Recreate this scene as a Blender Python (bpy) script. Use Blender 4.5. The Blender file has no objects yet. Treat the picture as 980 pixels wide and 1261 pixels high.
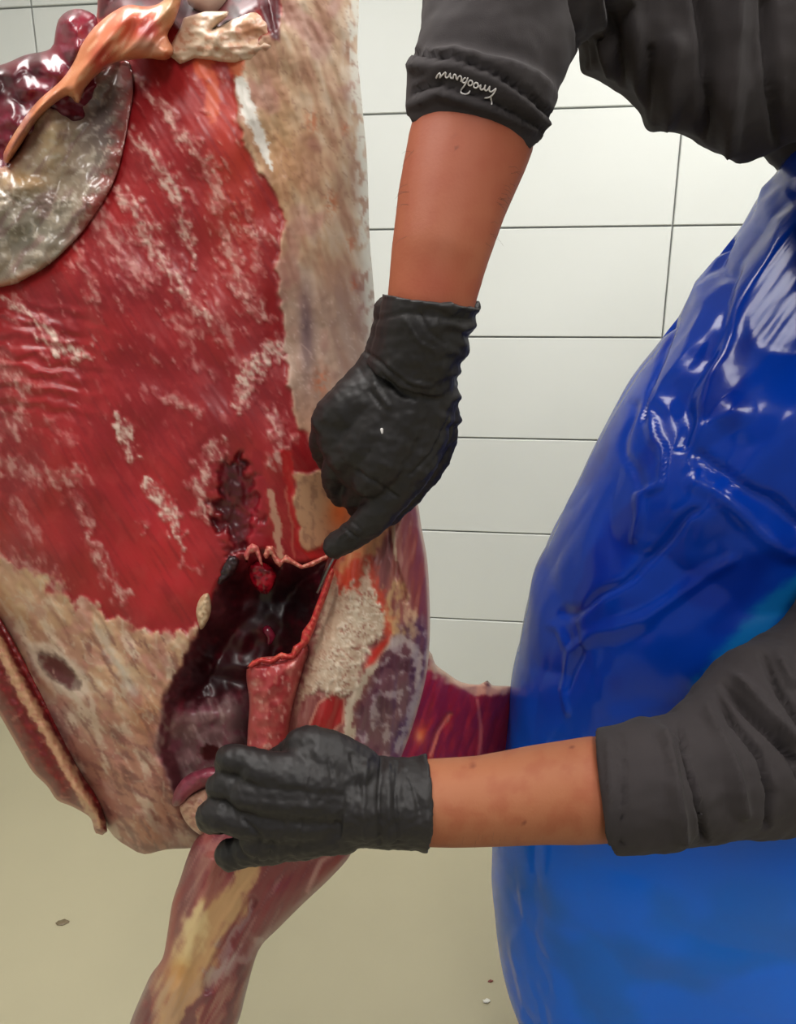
import bpy, math, numpy as np
from mathutils import Vector
from mathutils.bvhtree import BVHTree

scene = bpy.context.scene
COL = scene.collection
# ------------------------------------------------------------------ camera
F = 900.0; CX = 490.0; CY = 630.5; TH = math.radians(15.4); CZ = 1.35
cam_d = bpy.data.cameras.new('camera'); cam = bpy.data.objects.new('camera', cam_d); COL.objects.link(cam)
cam.location = (0, 0, CZ); cam.rotation_euler = (math.pi/2 - TH, 0, 0)
cam_d.lens = F/1261*36; cam_d.sensor_width = 36; cam_d.clip_start = 0.02
scene.camera = cam
# ------------------------------------------------------------------ world, lamps, exposure
w = bpy.data.worlds.new('world'); scene.world = w; w.use_nodes = True
w.node_tree.nodes['Background'].inputs[0].default_value = (0.93, 0.96, 1.0, 1)
w.node_tree.nodes['Background'].inputs[1].default_value = 0.30
def area(name, loc, sx, sy, power, col, target=None):
    d = bpy.data.lights.new(name, 'AREA'); d.shape = 'RECTANGLE'; d.size = sx; d.size_y = sy
    d.energy = power; d.color = col
    o = bpy.data.objects.new(name, d); COL.objects.link(o); o.location = loc
    if target:
        o.rotation_euler = (Vector(target)-Vector(loc)).to_track_quat('-Z', 'Y').to_euler()
    return o
LAMPS = [(-0.70, 0.60, 25), (0.95, 1.05, 24), (0.3, -1.2, 22)]  # first lamp put in for apron glare, last one added as front fill
for lx, ly, pw in LAMPS:
    area('ceiling_lamp_light', (lx, ly, 2.735), 0.55, 1.5, pw, (1.0, 0.975, 0.96))
vs = scene.view_settings
vs.view_transform = 'Standard'; vs.look = 'None'; vs.exposure = 0.08; vs.gamma = 1.0; vs.use_curve_mapping = False

# ------------------------------------------------------------------ projection helpers
ST, CT = math.sin(TH), math.cos(TH)
def Q(px, py, Y):
    """world point on the vertical plane y=Y seen at pixel px,py (arrays allowed)"""
    px = np.asarray(px, float); py = np.asarray(py, float); Y = np.asarray(Y, float)
    xn = (px-CX)/F; yn = (py-CY)/F
    dy = CT - yn*ST; dz = -ST - yn*CT
    t = Y/dy
    return np.stack(np.broadcast_arrays(xn*t, Y+0*t, CZ+dz*t), -1)
def dep(py, Y):
    return Y/(CT-(py-CY)/F*ST)
def proj(P):
    P = np.asarray(P, float)
    d = P[..., 1]*CT - (P[..., 2]-CZ)*ST
    v = -P[..., 1]*ST - (P[..., 2]-CZ)*CT
    return CX+F*P[..., 0]/d, CY+F*v/d
# ------------------------------------------------------------------ noise
def _h(ix, iy, s):
    n = (ix.astype(np.int64)*374761393 + iy.astype(np.int64)*668265263 + s*974711) & 0x7fffffff
    n = ((n ^ (n >> 13))*1274126177) & 0x7fffffff
    n = ((n ^ (n >> 11))*1103515245) & 0x7fffffff
    return (n ^ (n >> 16))
def pn(x, y, s=0):
    x = np.asarray(x, float); y = np.asarray(y, float)
    x0 = np.floor(x); y0 = np.floor(y); fx = x-x0; fy = y-y0
    u = fx*fx*fx*(fx*(fx*6-15)+10); v = fy*fy*fy*(fy*(fy*6-15)+10)
    def g(a, b):
        ang = (_h(x0+a, y0+b, s) % 4096)*(2*math.pi/4096)
        return np.cos(ang)*(fx-a)+np.sin(ang)*(fy-b)
    return ((g(0, 0)*(1-u)+g(1, 0)*u)*(1-v)+(g(0, 1)*(1-u)+g(1, 1)*u)*v)*1.5
def fbm(x, y, o=4, s=0, gain=.5):
    a = 1.; r = 0; f = 1.
    for i in range(o):
        r = r+a*pn(x*f+17.3*i, y*f-9.1*i, s+i); a *= gain; f *= 2.03
    return r
def fib(x, y, ang, lx, ly, o=3, s=0):
    """streaky noise: lx along direction ang (degrees, image space), ly across"""
    c, n = math.cos(math.radians(ang)), math.sin(math.radians(ang))
    return fbm((x*c+y*n)/lx, (-x*n+y*c)/ly, o, s)
def worley(x, y, s=0):
    x0 = np.floor(x); y0 = np.floor(y); f1 = np.full(x.shape, 9.); f2 = f1.copy(); idv = np.zeros(x.shape)
    for a in (-1, 0, 1):
        for b in (-1, 0, 1):
            ix, iy = x0+a, y0+b
            h1 = _h(ix, iy, s) % 1000/1000.; h2 = _h(ix, iy, s+77) % 1000/1000.
            d = np.hypot(ix+h1-x, iy+h2-y)
            m = d < f1
            f2 = np.where(m, f1, np.minimum(f2, d)); idv = np.where(m, h1, idv); f1 = np.where(m, d, f1)
    return f1, f2, idv
def ss(a, b, x):
    t = np.clip((x-a)/(b-a), 0, 1); return t*t*(3-2*t)
def lin(c):
    c = np.asarray(c, float)/255.
    return np.where(c <= .04045, c/12.92, ((c+.055)/1.055)**2.4)
# ------------------------------------------------------------------ 2-D tools
def segdist(pts, X, Y, closed=False):
    P = np.asarray(pts, float); A = P if closed else P[:-1]; B = np.roll(P, -1, 0) if closed else P[1:]
    best = np.full(X.shape, 1e18); bt = np.zeros(X.shape); cx = np.zeros(X.shape); cy = np.zeros(X.shape)
    for i in range(len(A)):
        ax, ay = A[i, :2]; dx, dy = B[i, 0]-ax, B[i, 1]-ay; L = dx*dx+dy*dy+1e-9
        t = np.clip(((X-ax)*dx+(Y-ay)*dy)/L, 0, 1)
        qx = ax+t*dx; qy = ay+t*dy; d = (X-qx)**2+(Y-qy)**2; m = d < best
        best = np.where(m, d, best); bt = np.where(m, i+t, bt); cx = np.where(m, qx, cx); cy = np.where(m, qy, cy)
    return np.sqrt(best), bt, cx, cy
def inside(pts, X, Y):
    P = np.asarray(pts, float); n = len(P); r = np.zeros(X.shape, bool)
    for i in range(n):
        x1, y1 = P[i]; x2, y2 = P[(i+1) % n]
        if y1 == y2: continue
        c = ((y1 > Y) != (y2 > Y)) & (X < (x2-x1)*(Y-y1)/(y2-y1)+x1)
        r ^= c
    return r
def sdp(pts, X, Y):
    d = segdist(pts, X, Y, True)[0]
    return np.where(inside(pts, X, Y), d, -d)
def stroke(pts, X, Y):
    """pts (x,y,halfwidth): >0 inside, 1 on the axis"""
    d, t, _, _ = segdist(pts, X, Y); wv = np.interp(t, np.arange(len(pts)), [p[2] for p in pts])
    return 1-d/wv
def smoothpoly(pts, step=9, closed=True):
    P = np.asarray(pts, float); n = len(P); out = []
    rng = range(n) if closed else range(n-1)
    for i in rng:
        if closed: p0, p1, p2, p3 = P[i-1], P[i], P[(i+1) % n], P[(i+2) % n]
        else: p0, p1, p2, p3 = P[max(i-1, 0)], P[i], P[i+1], P[min(i+2, n-1)]
        k = max(1, int(np.linalg.norm((p2-p1)[:2])/step))
        for j in range(k):
            t = j/k
            out.append(.5*(2*p1+(p2-p0)*t+(2*p0-5*p1+4*p2-p3)*t*t+(3*p1-p0-3*p2+p3)*t**3))
    if not closed: out.append(P[-1])
    return np.array(out)
# ------------------------------------------------------------------ mesh tools
def mk(name, V, Fc, mat, parent=None, col=None, rough=None, smooth=True):
    me = bpy.data.meshes.new(name)
    me.from_pydata([tuple(v) for v in np.asarray(V, float)], [], [tuple(int(i) for i in f) for f in Fc])
    me.update()
    if smooth: me.polygons.foreach_set('use_smooth', [True]*len(me.polygons))
    if col is not None: setcol(me, col, rough)
    o = bpy.data.objects.new(name, me); COL.objects.link(o)
    if mat: me.materials.append(mat)
    if parent: par(o, parent)
    return o
def setcol(me, col, rough=None):
    a = me.attributes.new('Col', 'FLOAT_COLOR', 'POINT')
    c = np.ones((len(me.vertices), 4), np.float32); c[:, :3] = col
    if rough is not None: c[:, 3] = rough
    a.data.foreach_set('color', c.ravel())
def par(o, p):
    o.parent = p
    q = p; off = Vector((0, 0, 0))
    while q: off += q.location; q = q.parent
    o.location = o.location - off
def empty(name, loc, label, cat, group=None):
    e = bpy.data.objects.new(name, None); COL.objects.link(e); e.location = loc; e.empty_display_size = .05
    e['label'] = label; e['category'] = cat
    if group: e['group'] = group
    return e
def tube_data(P, R, n=12, flat=None, cap=4):
    """round-capped tube through P with radii R; flat=(axis vector, factor) squashes it along an axis"""
    P = np.asarray(P, float); R = np.asarray(R, float)*np.ones(len(P))
    T = np.gradient(P, axis=0); T /= np.linalg.norm(T, axis=1)[:, None]+1e-12
    pts = []; rr = []; tt = []
    ang = [math.pi/2*k/cap for k in range(cap)]
    for a in ang: pts.append(P[0]-T[0]*R[0]*math.cos(a)); rr.append(max(R[0]*math.sin(a), 1e-5)); tt.append(T[0])
    for i in range(len(P)): pts.append(P[i]); rr.append(R[i]); tt.append(T[i])
    for a in ang[::-1]: pts.append(P[-1]+T[-1]*R[-1]*math.cos(a)); rr.append(max(R[-1]*math.sin(a), 1e-5)); tt.append(T[-1])
    u = np.cross(tt[0], [0.3, -1, .2]); u /= np.linalg.norm(u)
    V = []; Fc = []
    for i, (p, r, t) in enumerate(zip(pts, rr, tt)):
        u = u-t*np.dot(u, t); u /= np.linalg.norm(u); v = np.cross(t, u)
        for k in range(n):
            a = 2*math.pi*k/n; off = r*(math.cos(a)*u+math.sin(a)*v)
            if flat is not None:
                ax = np.asarray(flat[0], float); ax = ax/np.linalg.norm(ax); off = off-ax*np.dot(off, ax)*(1-flat[1])
            V.append(p+off)
    m = len(pts)
    for i in range(m-1):
        for k in range(n):
            a = i*n+k; b = i*n+(k+1) % n; Fc.append((a, b, b+n, a+n))
    Fc.append(tuple(range(n))[::-1]); Fc.append(tuple(range((m-1)*n, m*n)))
    return np.array(V), Fc
def chain(pts, step=.006, **kw):
    """pts (px,py,Y,radius_px) -> smooth tube data"""
    A = np.array([list(Q(p[0], p[1], p[2]))+[p[3]/F*dep(p[1], p[2])] for p in pts])
    S = smoothpoly(A, step, False)
    return tube_data(S[:, :3], S[:, 3], **kw)
def wchain(pts, step=.02, **kw):
    S = smoothpoly(np.array(pts, float), step, False)
    return tube_data(S[:, :3], S[:, 3], **kw)
def join(parts):
    V = []; Fc = []; k = 0
    for v, f in parts:
        V.append(v); Fc += [tuple(i+k for i in q) for q in f]; k += len(v)
    return np.vstack(V), Fc
def fuse(name, parts, voxel, iters, mat, parent=None, disp=None, paint=None, factor=.5):
    """union of closed pieces into ONE continuous surface"""
    V, Fc = join(parts)
    o = mk('tmp', V, Fc, None)
    r = o.modifiers.new('r', 'REMESH'); r.mode = 'VOXEL'; r.voxel_size = voxel
    s = o.modifiers.new('s', 'SMOOTH'); s.iterations = iters; s.factor = factor
    dg = bpy.context.evaluated_depsgraph_get()
    me = bpy.data.meshes.new_from_object(o.evaluated_get(dg)); me.name = name
    bpy.data.objects.remove(o)
    n = len(me.vertices); co = np.empty(n*3, np.float32); me.vertices.foreach_get('co', co); co = co.reshape(-1, 3).astype(float)
    if disp:
        no = np.empty(n*3, np.float32); me.vertex_normals.foreach_get('vector', no); no = no.reshape(-1, 3).astype(float)
        px, py = proj(co)
        co = co+no*disp(co, no, px, py)[:, None]
        me.vertices.foreach_set('co', co.astype(np.float32).ravel())
    me.polygons.foreach_set('use_smooth', [True]*len(me.polygons)); me.update()
    if paint:
        px, py = proj(co); c = paint(co, px, py); setcol(me, lin(c))
    me.materials.clear(); me.materials.append(mat)
    o = bpy.data.objects.new(name, me); COL.objects.link(o)
    if parent: par(o, parent)
    return o
def inflate_data(poly, Ymid, T, R, s, relief=None, Tb=None, sm=9, power=.5):
    P = smoothpoly(poly, sm) if sm else np.asarray(poly, float)
    x0, y0 = P.min(0)-s; x1, y1 = P.max(0)+s
    gx = np.arange(x0, x1+s, s); gy = np.arange(y0, y1+s, s)
    X, Yy = np.meshgrid(gx, gy); shp = X.shape
    Xf = X.ravel(); Yf = Yy.ravel()
    d, _, cx, cy = segdist(P, Xf, Yf, True); ins = inside(P, Xf, Yf); sd = np.where(ins, d, -d)
    S2 = sd.reshape(shp); mn = np.minimum(np.minimum(S2[:-1, :-1], S2[1:, :-1]), np.minimum(S2[:-1, 1:], S2[1:, 1:]))
    keep = mn > -.68*s
    cnt = np.zeros(shp, int)
    for a_ in (0, 1):
        for b_ in (0, 1): cnt[a_:shp[0]-1+a_, b_:shp[1]-1+b_] += keep
    snap = (sd < .33*s) | (cnt.ravel() < 4)
    Xf = np.where(snap, cx, Xf); Yf = np.where(snap, cy, Yf); d = np.where(snap, 0, sd)
    I, J = np.nonzero(keep); W = shp[1]
    a = I*W+J; b = a+1; c = a+W+1; e = a+W
    used = np.unique(np.concatenate([a, b, c, e]))
    fmap = np.full(len(Xf), -1); fmap[used] = np.arange(len(used))
    inner = used[~snap[used]]; bmap = fmap.copy(); bmap[inner] = len(used)+np.arange(len(inner))
    ff = np.stack([fmap[a], fmap[e], fmap[c], fmap[b]], 1); fb = np.stack([bmap[a], bmap[b], bmap[c], bmap[e]], 1)
    q = np.clip(d/R, 0, 1); prof = (1-(1-q)**2)**power
    ym = Ymid(Xf, Yf) if callable(Ymid) else np.full(Xf.shape, float(Ymid))
    Tv = T(Xf, Yf) if callable(T) else T
    rel = relief(Xf[used], Yf[used], d[used])*ss(0, 3*s, d[used]) if relief else 0
    yf = ym[used]-(Tv[used] if callable(T) else Tv)*prof[used]-rel
    yb = ym[inner]+(Tb if Tb is not None else (Tv[inner] if callable(T) else Tv))*prof[inner]
    V = np.vstack([Q(Xf[used], Yf[used], yf), Q(Xf[inner], Yf[inner], yb)])
    PX = np.concatenate([Xf[used], Xf[inner]]); PY = np.concatenate([Yf[used], Yf[inner]]); D = np.concatenate([d[used], d[inner]])
    return V, np.vstack([ff, fb]), PX, PY, D
def inflate(name, poly, Ymid, T, R, s, mat, parent, paint, **kw):
    V, Fc, PX, PY, D = inflate_data(poly, Ymid, T, R, s, **kw)
    c, r = paint(PX, PY, D)
    return mk(name, V, Fc, mat, parent, lin(c), r)

class Pt:
    """layered colour painter (sRGB)"""
    def __init__(s, n, c, r=.35): s.c = np.tile(np.array(c, float), (n, 1)); s.r = np.full(n, float(r))
    def mix(s, col, m, r=None):
        m = np.clip(m, 0, 1)[:, None]; s.c = s.c*(1-m)+np.asarray(col, float)*m
        if r is not None: s.r = s.r*(1-m[:, 0])+r*m[:, 0]
    def mul(s, k): s.c = s.c*np.asarray(k)[:, None]
    def out(s):
        return np.clip(s.c*.93, 0, 255), np.clip(s.r+.08, 0, 1)

# ------------------------------------------------------------------ materials
def nmat(name):
    m = bpy.data.materials.new(name); m.use_nodes = True
    nt = m.node_tree; b = nt.nodes['Principled BSDF']; return m, nt, b
def add_bump(nt, b, scale, strength, dist=.002, detail=4, vec_scale=None):
    tc = nt.nodes.new('ShaderNodeTexCoord'); n = nt.nodes.new('ShaderNodeTexNoise'); bp = nt.nodes.new('ShaderNodeBump')
    n.inputs['Scale'].default_value = scale; n.inputs['Detail'].default_value = detail
    src = tc.outputs['Object']
    if vec_scale:
        mp = nt.nodes.new('ShaderNodeMapping'); mp.inputs['Scale'].default_value = vec_scale
        nt.links.new(src, mp.inputs[0]); src = mp.outputs[0]
    nt.links.new(src, n.inputs['Vector']); nt.links.new(n.outputs[0], bp.inputs['Height'])
    bp.inputs['Strength'].default_value = strength; bp.inputs['Distance'].default_value = dist
    nt.links.new(bp.outputs[0], b.inputs['Normal']); return n
def plain(name, col, rough, bump=None, var=.08, vs=8., **kw):
    m, nt, b = nmat(name)
    c = lin(col)
    tc = nt.nodes.new('ShaderNodeTexCoord'); n = nt.nodes.new('ShaderNodeTexNoise'); r = nt.nodes.new('ShaderNodeValToRGB')
    n.inputs['Scale'].default_value = vs; n.inputs['Detail'].default_value = 5
    r.color_ramp.elements[0].position = .3; r.color_ramp.elements[1].position = .7
    r.color_ramp.elements[0].color = (*np.clip(c*(1-var), 0, 1), 1); r.color_ramp.elements[1].color = (*np.clip(c*(1+var), 0, 1), 1)
    nt.links.new(tc.outputs['Object'], n.inputs['Vector']); nt.links.new(n.outputs[0], r.inputs[0]); nt.links.new(r.outputs[0], b.inputs['Base Color'])
    b.inputs['Roughness'].default_value = rough
    for k, v in kw.items(): b.inputs[k.replace('_', ' ')].default_value = v
    if bump: add_bump(nt, b, *bump)
    return m
def colmat(name, bump=(260, .25, .0015), coat=.10, rough=None, **kw):
    m, nt, b = nmat(name)
    a = nt.nodes.new('ShaderNodeAttribute'); a.attribute_name = 'Col'
    nt.links.new(a.outputs['Color'], b.inputs['Base Color'])
    if rough is None: nt.links.new(a.outputs['Alpha'], b.inputs['Roughness'])
    else: b.inputs['Roughness'].default_value = rough
    b.inputs['Coat Weight'].default_value = coat; b.inputs['Coat Roughness'].default_value = .18
    for k, v in kw.items(): b.inputs[k.replace('_', ' ')].default_value = v
    if bump: add_bump(nt, b, *bump)
    return m
M_MEAT = colmat('raw_meat', (200, .10, .0012))
M_SKIN = colmat('skin', (420, .18, .0008), 0.0, .6, Specular_IOR_Level=.3)
M_PANEL = plain('white_wall_panel', (208, 211, 206), .42, (600, .04, .0005), .02, 3)
M_JOINT = plain('grey_joint', (158, 160, 158), .8)
M_FLOOR = plain('epoxy_floor', (170, 162, 134), .5, (300, .06, .001), .06, 1.6)
M_CEIL = plain('ceiling_white', (225, 225, 222), .8)
M_GLOVE = plain('black_nitrile', (30, 27, 27), .52, (900, .10, .0004), .12, 30, Specular_IOR_Level=.35)
M_SHIRT = plain('charcoal_cotton', (42, 36, 37), .9, (1500, .3, .0005), .15, 14)
M_THREAD = plain('white_thread', (205, 200, 198), .8)
M_STEEL = plain('knife_steel', (120, 122, 128), .3, Metallic=1.0)
M_HANDLE = plain('knife_handle_plastic', (25, 25, 28), .5)
M_TROUS = plain('white_trousers', (205, 208, 210), .85)
M_BOOT = plain('white_rubber', (215, 216, 214), .5)
M_HAIR = plain('dark_hair', (48, 36, 28), .6)
M_LAMPBOX = plain('lamp_housing', (230, 230, 230), .6)
m, nt, b = nmat('lamp_diffuser'); b.inputs['Base Color'].default_value = (1, 1, 1, 1)
b.inputs['Emission Color'].default_value = (1, .97, .92, 1); b.inputs['Emission Strength'].default_value = 5.0; M_TUBE = m
# blue plastic film
m, nt, b = nmat('blue_plastic_film'); M_FILM = m
a = nt.nodes.new('ShaderNodeAttribute'); a.attribute_name = 'Col'
nt.links.new(a.outputs['Color'], b.inputs['Base Color']); b.inputs['Roughness'].default_value = .22; b.inputs['Specular IOR Level'].default_value = .32
b.inputs['Coat Weight'].default_value = .32; b.inputs['Coat Roughness'].default_value = .1
tr = nt.nodes.new('ShaderNodeBsdfTranslucent'); nt.links.new(a.outputs['Color'], tr.inputs[0])
mx = nt.nodes.new('ShaderNodeMixShader'); mx.inputs[0].default_value = .3
nt.links.new(b.outputs[0], mx.inputs[1]); nt.links.new(tr.outputs[0], mx.inputs[2])
nt.links.new(mx.outputs[0], nt.nodes['Material Output'].inputs['Surface'])
add_bump(nt, b, 38, .10, .004, 3)

# ------------------------------------------------------------------ the room
def box_data(x0, x1, y0, y1, z0, z1, bev=0):
    if not bev:
        V = [(x, y, z) for x in (x0, x1) for y in (y0, y1) for z in (z0, z1)]
        return np.array(V), [(0, 1, 3, 2), (4, 6, 7, 5), (0, 4, 5, 1), (2, 3, 7, 6), (0, 2, 6, 4), (1, 5, 7, 3)]
    # front face (towards -y) bevelled
    V = [(x0, y1, z0), (x1, y1, z0), (x1, y1, z1), (x0, y1, z1), (x0, y0+bev, z0), (x1, y0+bev, z0), (x1, y0+bev, z1), (x0, y0+bev, z1),
         (x0+bev, y0, z0+bev), (x1-bev, y0, z0+bev), (x1-bev, y0, z1-bev), (x0+bev, y0, z1-bev)]
    Fc = [(0, 3, 2, 1), (8, 9, 10, 11)]
    for i in range(4):
        j = (i+1) % 4; Fc += [(i, j, 4+j, 4+i), (4+i, 4+j, 8+j, 8+i)]
    return np.array(V, float), Fc
def struct(name, V, Fc, mat, label):
    o = mk(name, V, Fc, mat, smooth=False); o['kind'] = 'structure'; o['label'] = label; return o
struct('floor', *box_data(-2.4, 2.4, -2.2, 3.2, -.06, 0), M_FLOOR, 'beige-green seamless epoxy floor')
struct('ceiling', *box_data(-2.4, 2.4, -2.2, 3.2, 2.8, 2.86), M_CEIL, 'plain white ceiling')
struct('wall_left', *box_data(-2.46, -2.4, -2.2, 3.2, 0, 2.8), M_PANEL, 'plain white side wall')
struct('wall_right', *box_data(2.4, 2.46, -2.2, 3.2, 0, 2.8), M_PANEL, 'plain white side wall by the butcher')
YW = 2.31; WR = math.atan(.12)
wall = struct('wall_back', *box_data(-2.8, 2.8, .012, .06, 0, 2.8), M_JOINT, 'white panelled wall with thin grey joints')
wall.location = (0, YW, 0); wall.rotation_euler = (0, 0, -WR)
PWX = .923*math.hypot(1, .12); PH = .3095; X0 = .78*math.hypot(1, .12)
pm = {}
for k in range(-1, 9):
    za = max(.035+k*PH, 0.0)+.0024; zb = min(.035+(k+1)*PH, 2.8)-.0024
    if zb-za < .02: continue
    for i in range(-4, 2):
        xa = X0+i*PWX; xb = xa+PWX
        if xa < -2.8 or xb > 2.8: continue
        key = (round(zb-za, 3))
        if key not in pm:
            pm[key] = mk('panel', *box_data(.0024, PWX-.0024, 0, .014, 0, zb-za, .0018), M_PANEL, smooth=False); o = pm[key]
        else:
            o = pm[key].copy(); COL.objects.link(o)
        o.parent = wall; o.location = (xa, 0, za)
# coved skirting
prof = [(0, .0), (0, .10), (-.004, .10), (-.006, .05), (-.015, .022), (-.035, .006), (-.05, .0)]
V = []; Fc = []
for x in (-2.8, 2.8):
    for (yy, zz) in prof: V.append((x, yy, zz))
n = len(prof)
for i in range(n): Fc.append((i, (i+1) % n, n+(i+1) % n, n+i))
Fc += [tuple(range(n))[::-1], tuple(range(n, 2*n))]
o = struct('baseboard_back', np.array(V), Fc, M_FLOOR, 'coved epoxy skirting at the wall foot'); o.location = (0, YW, 0); o.rotation_euler = (0, 0, -WR)
for i, (lx, ly, pw) in enumerate(LAMPS):
    lab = ['added unseen white ceiling lamp above the hanging carcass', 'white ceiling lamp beside the panelled wall', 'added unseen white ceiling lamp far from the panelled wall'][i]
    e = empty('ceiling_lamp', (lx, ly, 2.8), lab, 'lamp', 'ceiling lamps')
    mk('housing', *box_data(lx-.3, lx+.3, ly-.78, ly+.78, 2.755, 2.8), M_LAMPBOX, e, smooth=False)
    mk('diffuser', *box_data(lx-.275, lx+.275, ly-.75, ly+.75, 2.74, 2.756), M_TUBE, e, smooth=False)

# ------------------------------------------------------------------ the carcass
CAR = empty('carcass', (-.35, .74, .85), 'skinned red animal carcass hanging with its foreleg being cut loose', 'carcass')
S = 2.3
FAT = (206, 172, 156)
STRK = [  # white fat / fascia streaks on the red flank: weight, [(x,y,halfwidth)]
 (.9, [(165, 92, 5), (196, 127, 9), (222, 165, 9), (262, 212, 8)]), (1., [(160, 160, 5), (186, 191, 10), (216, 235, 12), (232, 294, 10), (240, 330, 6)]),
 (.95, [(135, 228, 6), (162, 255, 12), (186, 304, 14), (216, 343, 12), (258, 395, 9)]), (.8, [(228, 172, 6), (258, 206, 12), (275, 275, 12), (294, 343, 14), (316, 385, 12)]),
 (.8, [(300, 285, 6), (322, 288, 8), (340, 296, 8)]), (.7, [(93, 304, 7), (108, 340, 9), (120, 380, 6)]), (.7, [(120, 260, 14), (140, 300, 22), (170, 340, 22)]),
 (1.15, [(0, 365, 5), (44, 394, 9), (74, 433, 14), (110, 438, 7)]), (.6, [(205, 394, 8), (240, 408, 10), (278, 402, 8)]), (1.1, [(340, 428, 14), (310, 455, 18), (294, 505, 8)]),
 (1.15, [(143, 516, 9), (155, 540, 13), (162, 566, 9)]), (1.1, [(180, 595, 8), (205, 620, 12), (213, 648, 10), (226, 680, 6)]), (.85, [(96, 620, 6), (122, 688, 10), (152, 740, 9)]),
 (.75, [(0, 570, 14), (49, 585, 16), (98, 588, 12)]), (.75, [(0, 448, 14), (29, 477, 16), (18, 530, 18)]), (.9, [(266, 552, 12), (245, 595, 14), (256, 645, 8)]),
 (.85, [(338, 508, 12), (345, 540, 14), (343, 575, 9)]), (.7, [(204, 490, 8), (242, 508, 9)]), (.6, [(90, 610, 10), (110, 640, 8)]), (.7, [(170, 640, 4), (180, 655, 4)]),
 (.55, [(225, 690, 5), (250, 705, 4)]), (.5, [(225, 395, 9), (240, 450, 9)]), (.6, [(265, 380, 10), (290, 440, 10)]), (.55, [(305, 250, 6), (318, 330, 7)]),
 (.7, [(0, 690, 18), (40, 705, 18), (75, 720, 12)]), (.6, [(20, 620, 10), (40, 660, 12)]), (.5, [(60, 520, 10), (85, 545, 8)]),
]
P_CREAM = [(345, -170), (343, 30), (300, 60), (286, 84), (299, 181), (343, 245), (349, 275), (343, 304), (339, 333), (348, 392), (353, 463), (363, 517), (384, 545), (400, 560), (520, 560), (520, -170)]
P_CREAM2 = [(366, 582), (392, 580), (428, 612), (436, 650), (402, 668), (380, 682), (366, 660), (358, 618)]
P_BRIS = [(-170, 640), (-20, 672), (30, 700), (70, 722), (100, 738), (150, 768), (180, 772), (206, 778), (246, 770), (262, 790), (262, 1100), (-170, 1100)]
P_CAV = [(303, 684), (322, 676), (350, 692), (380, 690), (404, 690), (398, 730), (385, 780), (372, 830), (365, 900), (372, 960), (300, 975), (240, 985), (214, 978), (190, 920), (200, 862), (228, 808), (250, 765), (266, 722), (282, 690)]
P_HOL = [(272, 572), (300, 566), (314, 602), (318, 650), (302, 684), (278, 672), (262, 630)]
P_TOPD = [(118, -170), (122, 22), (150, 14), (200, 22), (222, 40), (250, 40), (275, 45), (300, 20), (320, 10), (335, 48), (344, 50), (345, -170)]
P_BODY = [(250, -178), (440, -170), (442, 0), (440, 60), (446, 130), (452, 200), (455, 290), (459, 340), (463, 390), (470, 450), (478, 540), (478, 640), (470, 760), (455, 880), (420, 960), (330, 1000), (262, 1020), (246, 1042), (205, 1046), (178, 1052), (160, 1044), (140, 1030), (125, 1008), (110, 985), (90, 950), (75, 930), (50, 885), (30, 845), (10, 795), (-10, 760), (-60, 680), (-130, 560), (-180, 420), (-190, 330), (-120, 300), (-40, 250), (10, 200), (50, 140), (90, 80), (112, 40), (120, 10), (118, -60), (116, -170)]
def fatmask(X, Y):
    nw = fbm(X/26, Y/26, 3, 5)
    Xw = X+9*fbm(X/16, Y/16, 3, 11); Yw = Y+9*fbm(X/16+9, Y/16+4, 3, 12)
    sp = fib(X, Y, 62, 22, 7, 4, 21)
    m = np.zeros(X.shape)
    for wt, pts in STRK:
        m = np.maximum(m, wt*ss(-.25, .75, stroke(pts, Xw, Yw)+.75*sp+.25*nw))
    # sparse flecks everywhere on the upper flank
    fl = ss(.42, .75, fib(X, Y, 60, 26, 8, 4, 33)+.25*nw)*.55
    m = np.maximum(m, fl*ss(620, 420, Y))
    return m
_cache = {}
def body_masks(X, Y):
    wx = X+5*fbm(X/22, Y/22, 3, 41); wy = Y+5*fbm(X/22+5, Y/22, 3, 42)
    cr = ss(-2, 3, sdp(P_CREAM, wx, wy)); cr2 = ss(-2, 3, sdp(P_CREAM2, wx, wy))
    br = ss(-7, 7, sdp(P_BRIS, X+12*fbm(X/18, Y/18, 3, 43), Y+16*fbm(X/14, Y/20, 3, 44)))
    cav = sdp(P_CAV, X+3*fbm(X/14, Y/14, 2, 45), Y+3*fbm(X/14, Y/14, 2, 46))
    hol = ss(-7, 9, sdp(P_HOL, X+12*fbm(X/16, Y/16, 3, 47), Y+14*fbm(X/16, Y/16, 3, 48)))
    top = sdp(P_TOPD, X, Y)
    return cr, cr2, br, cav, hol, top
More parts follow.
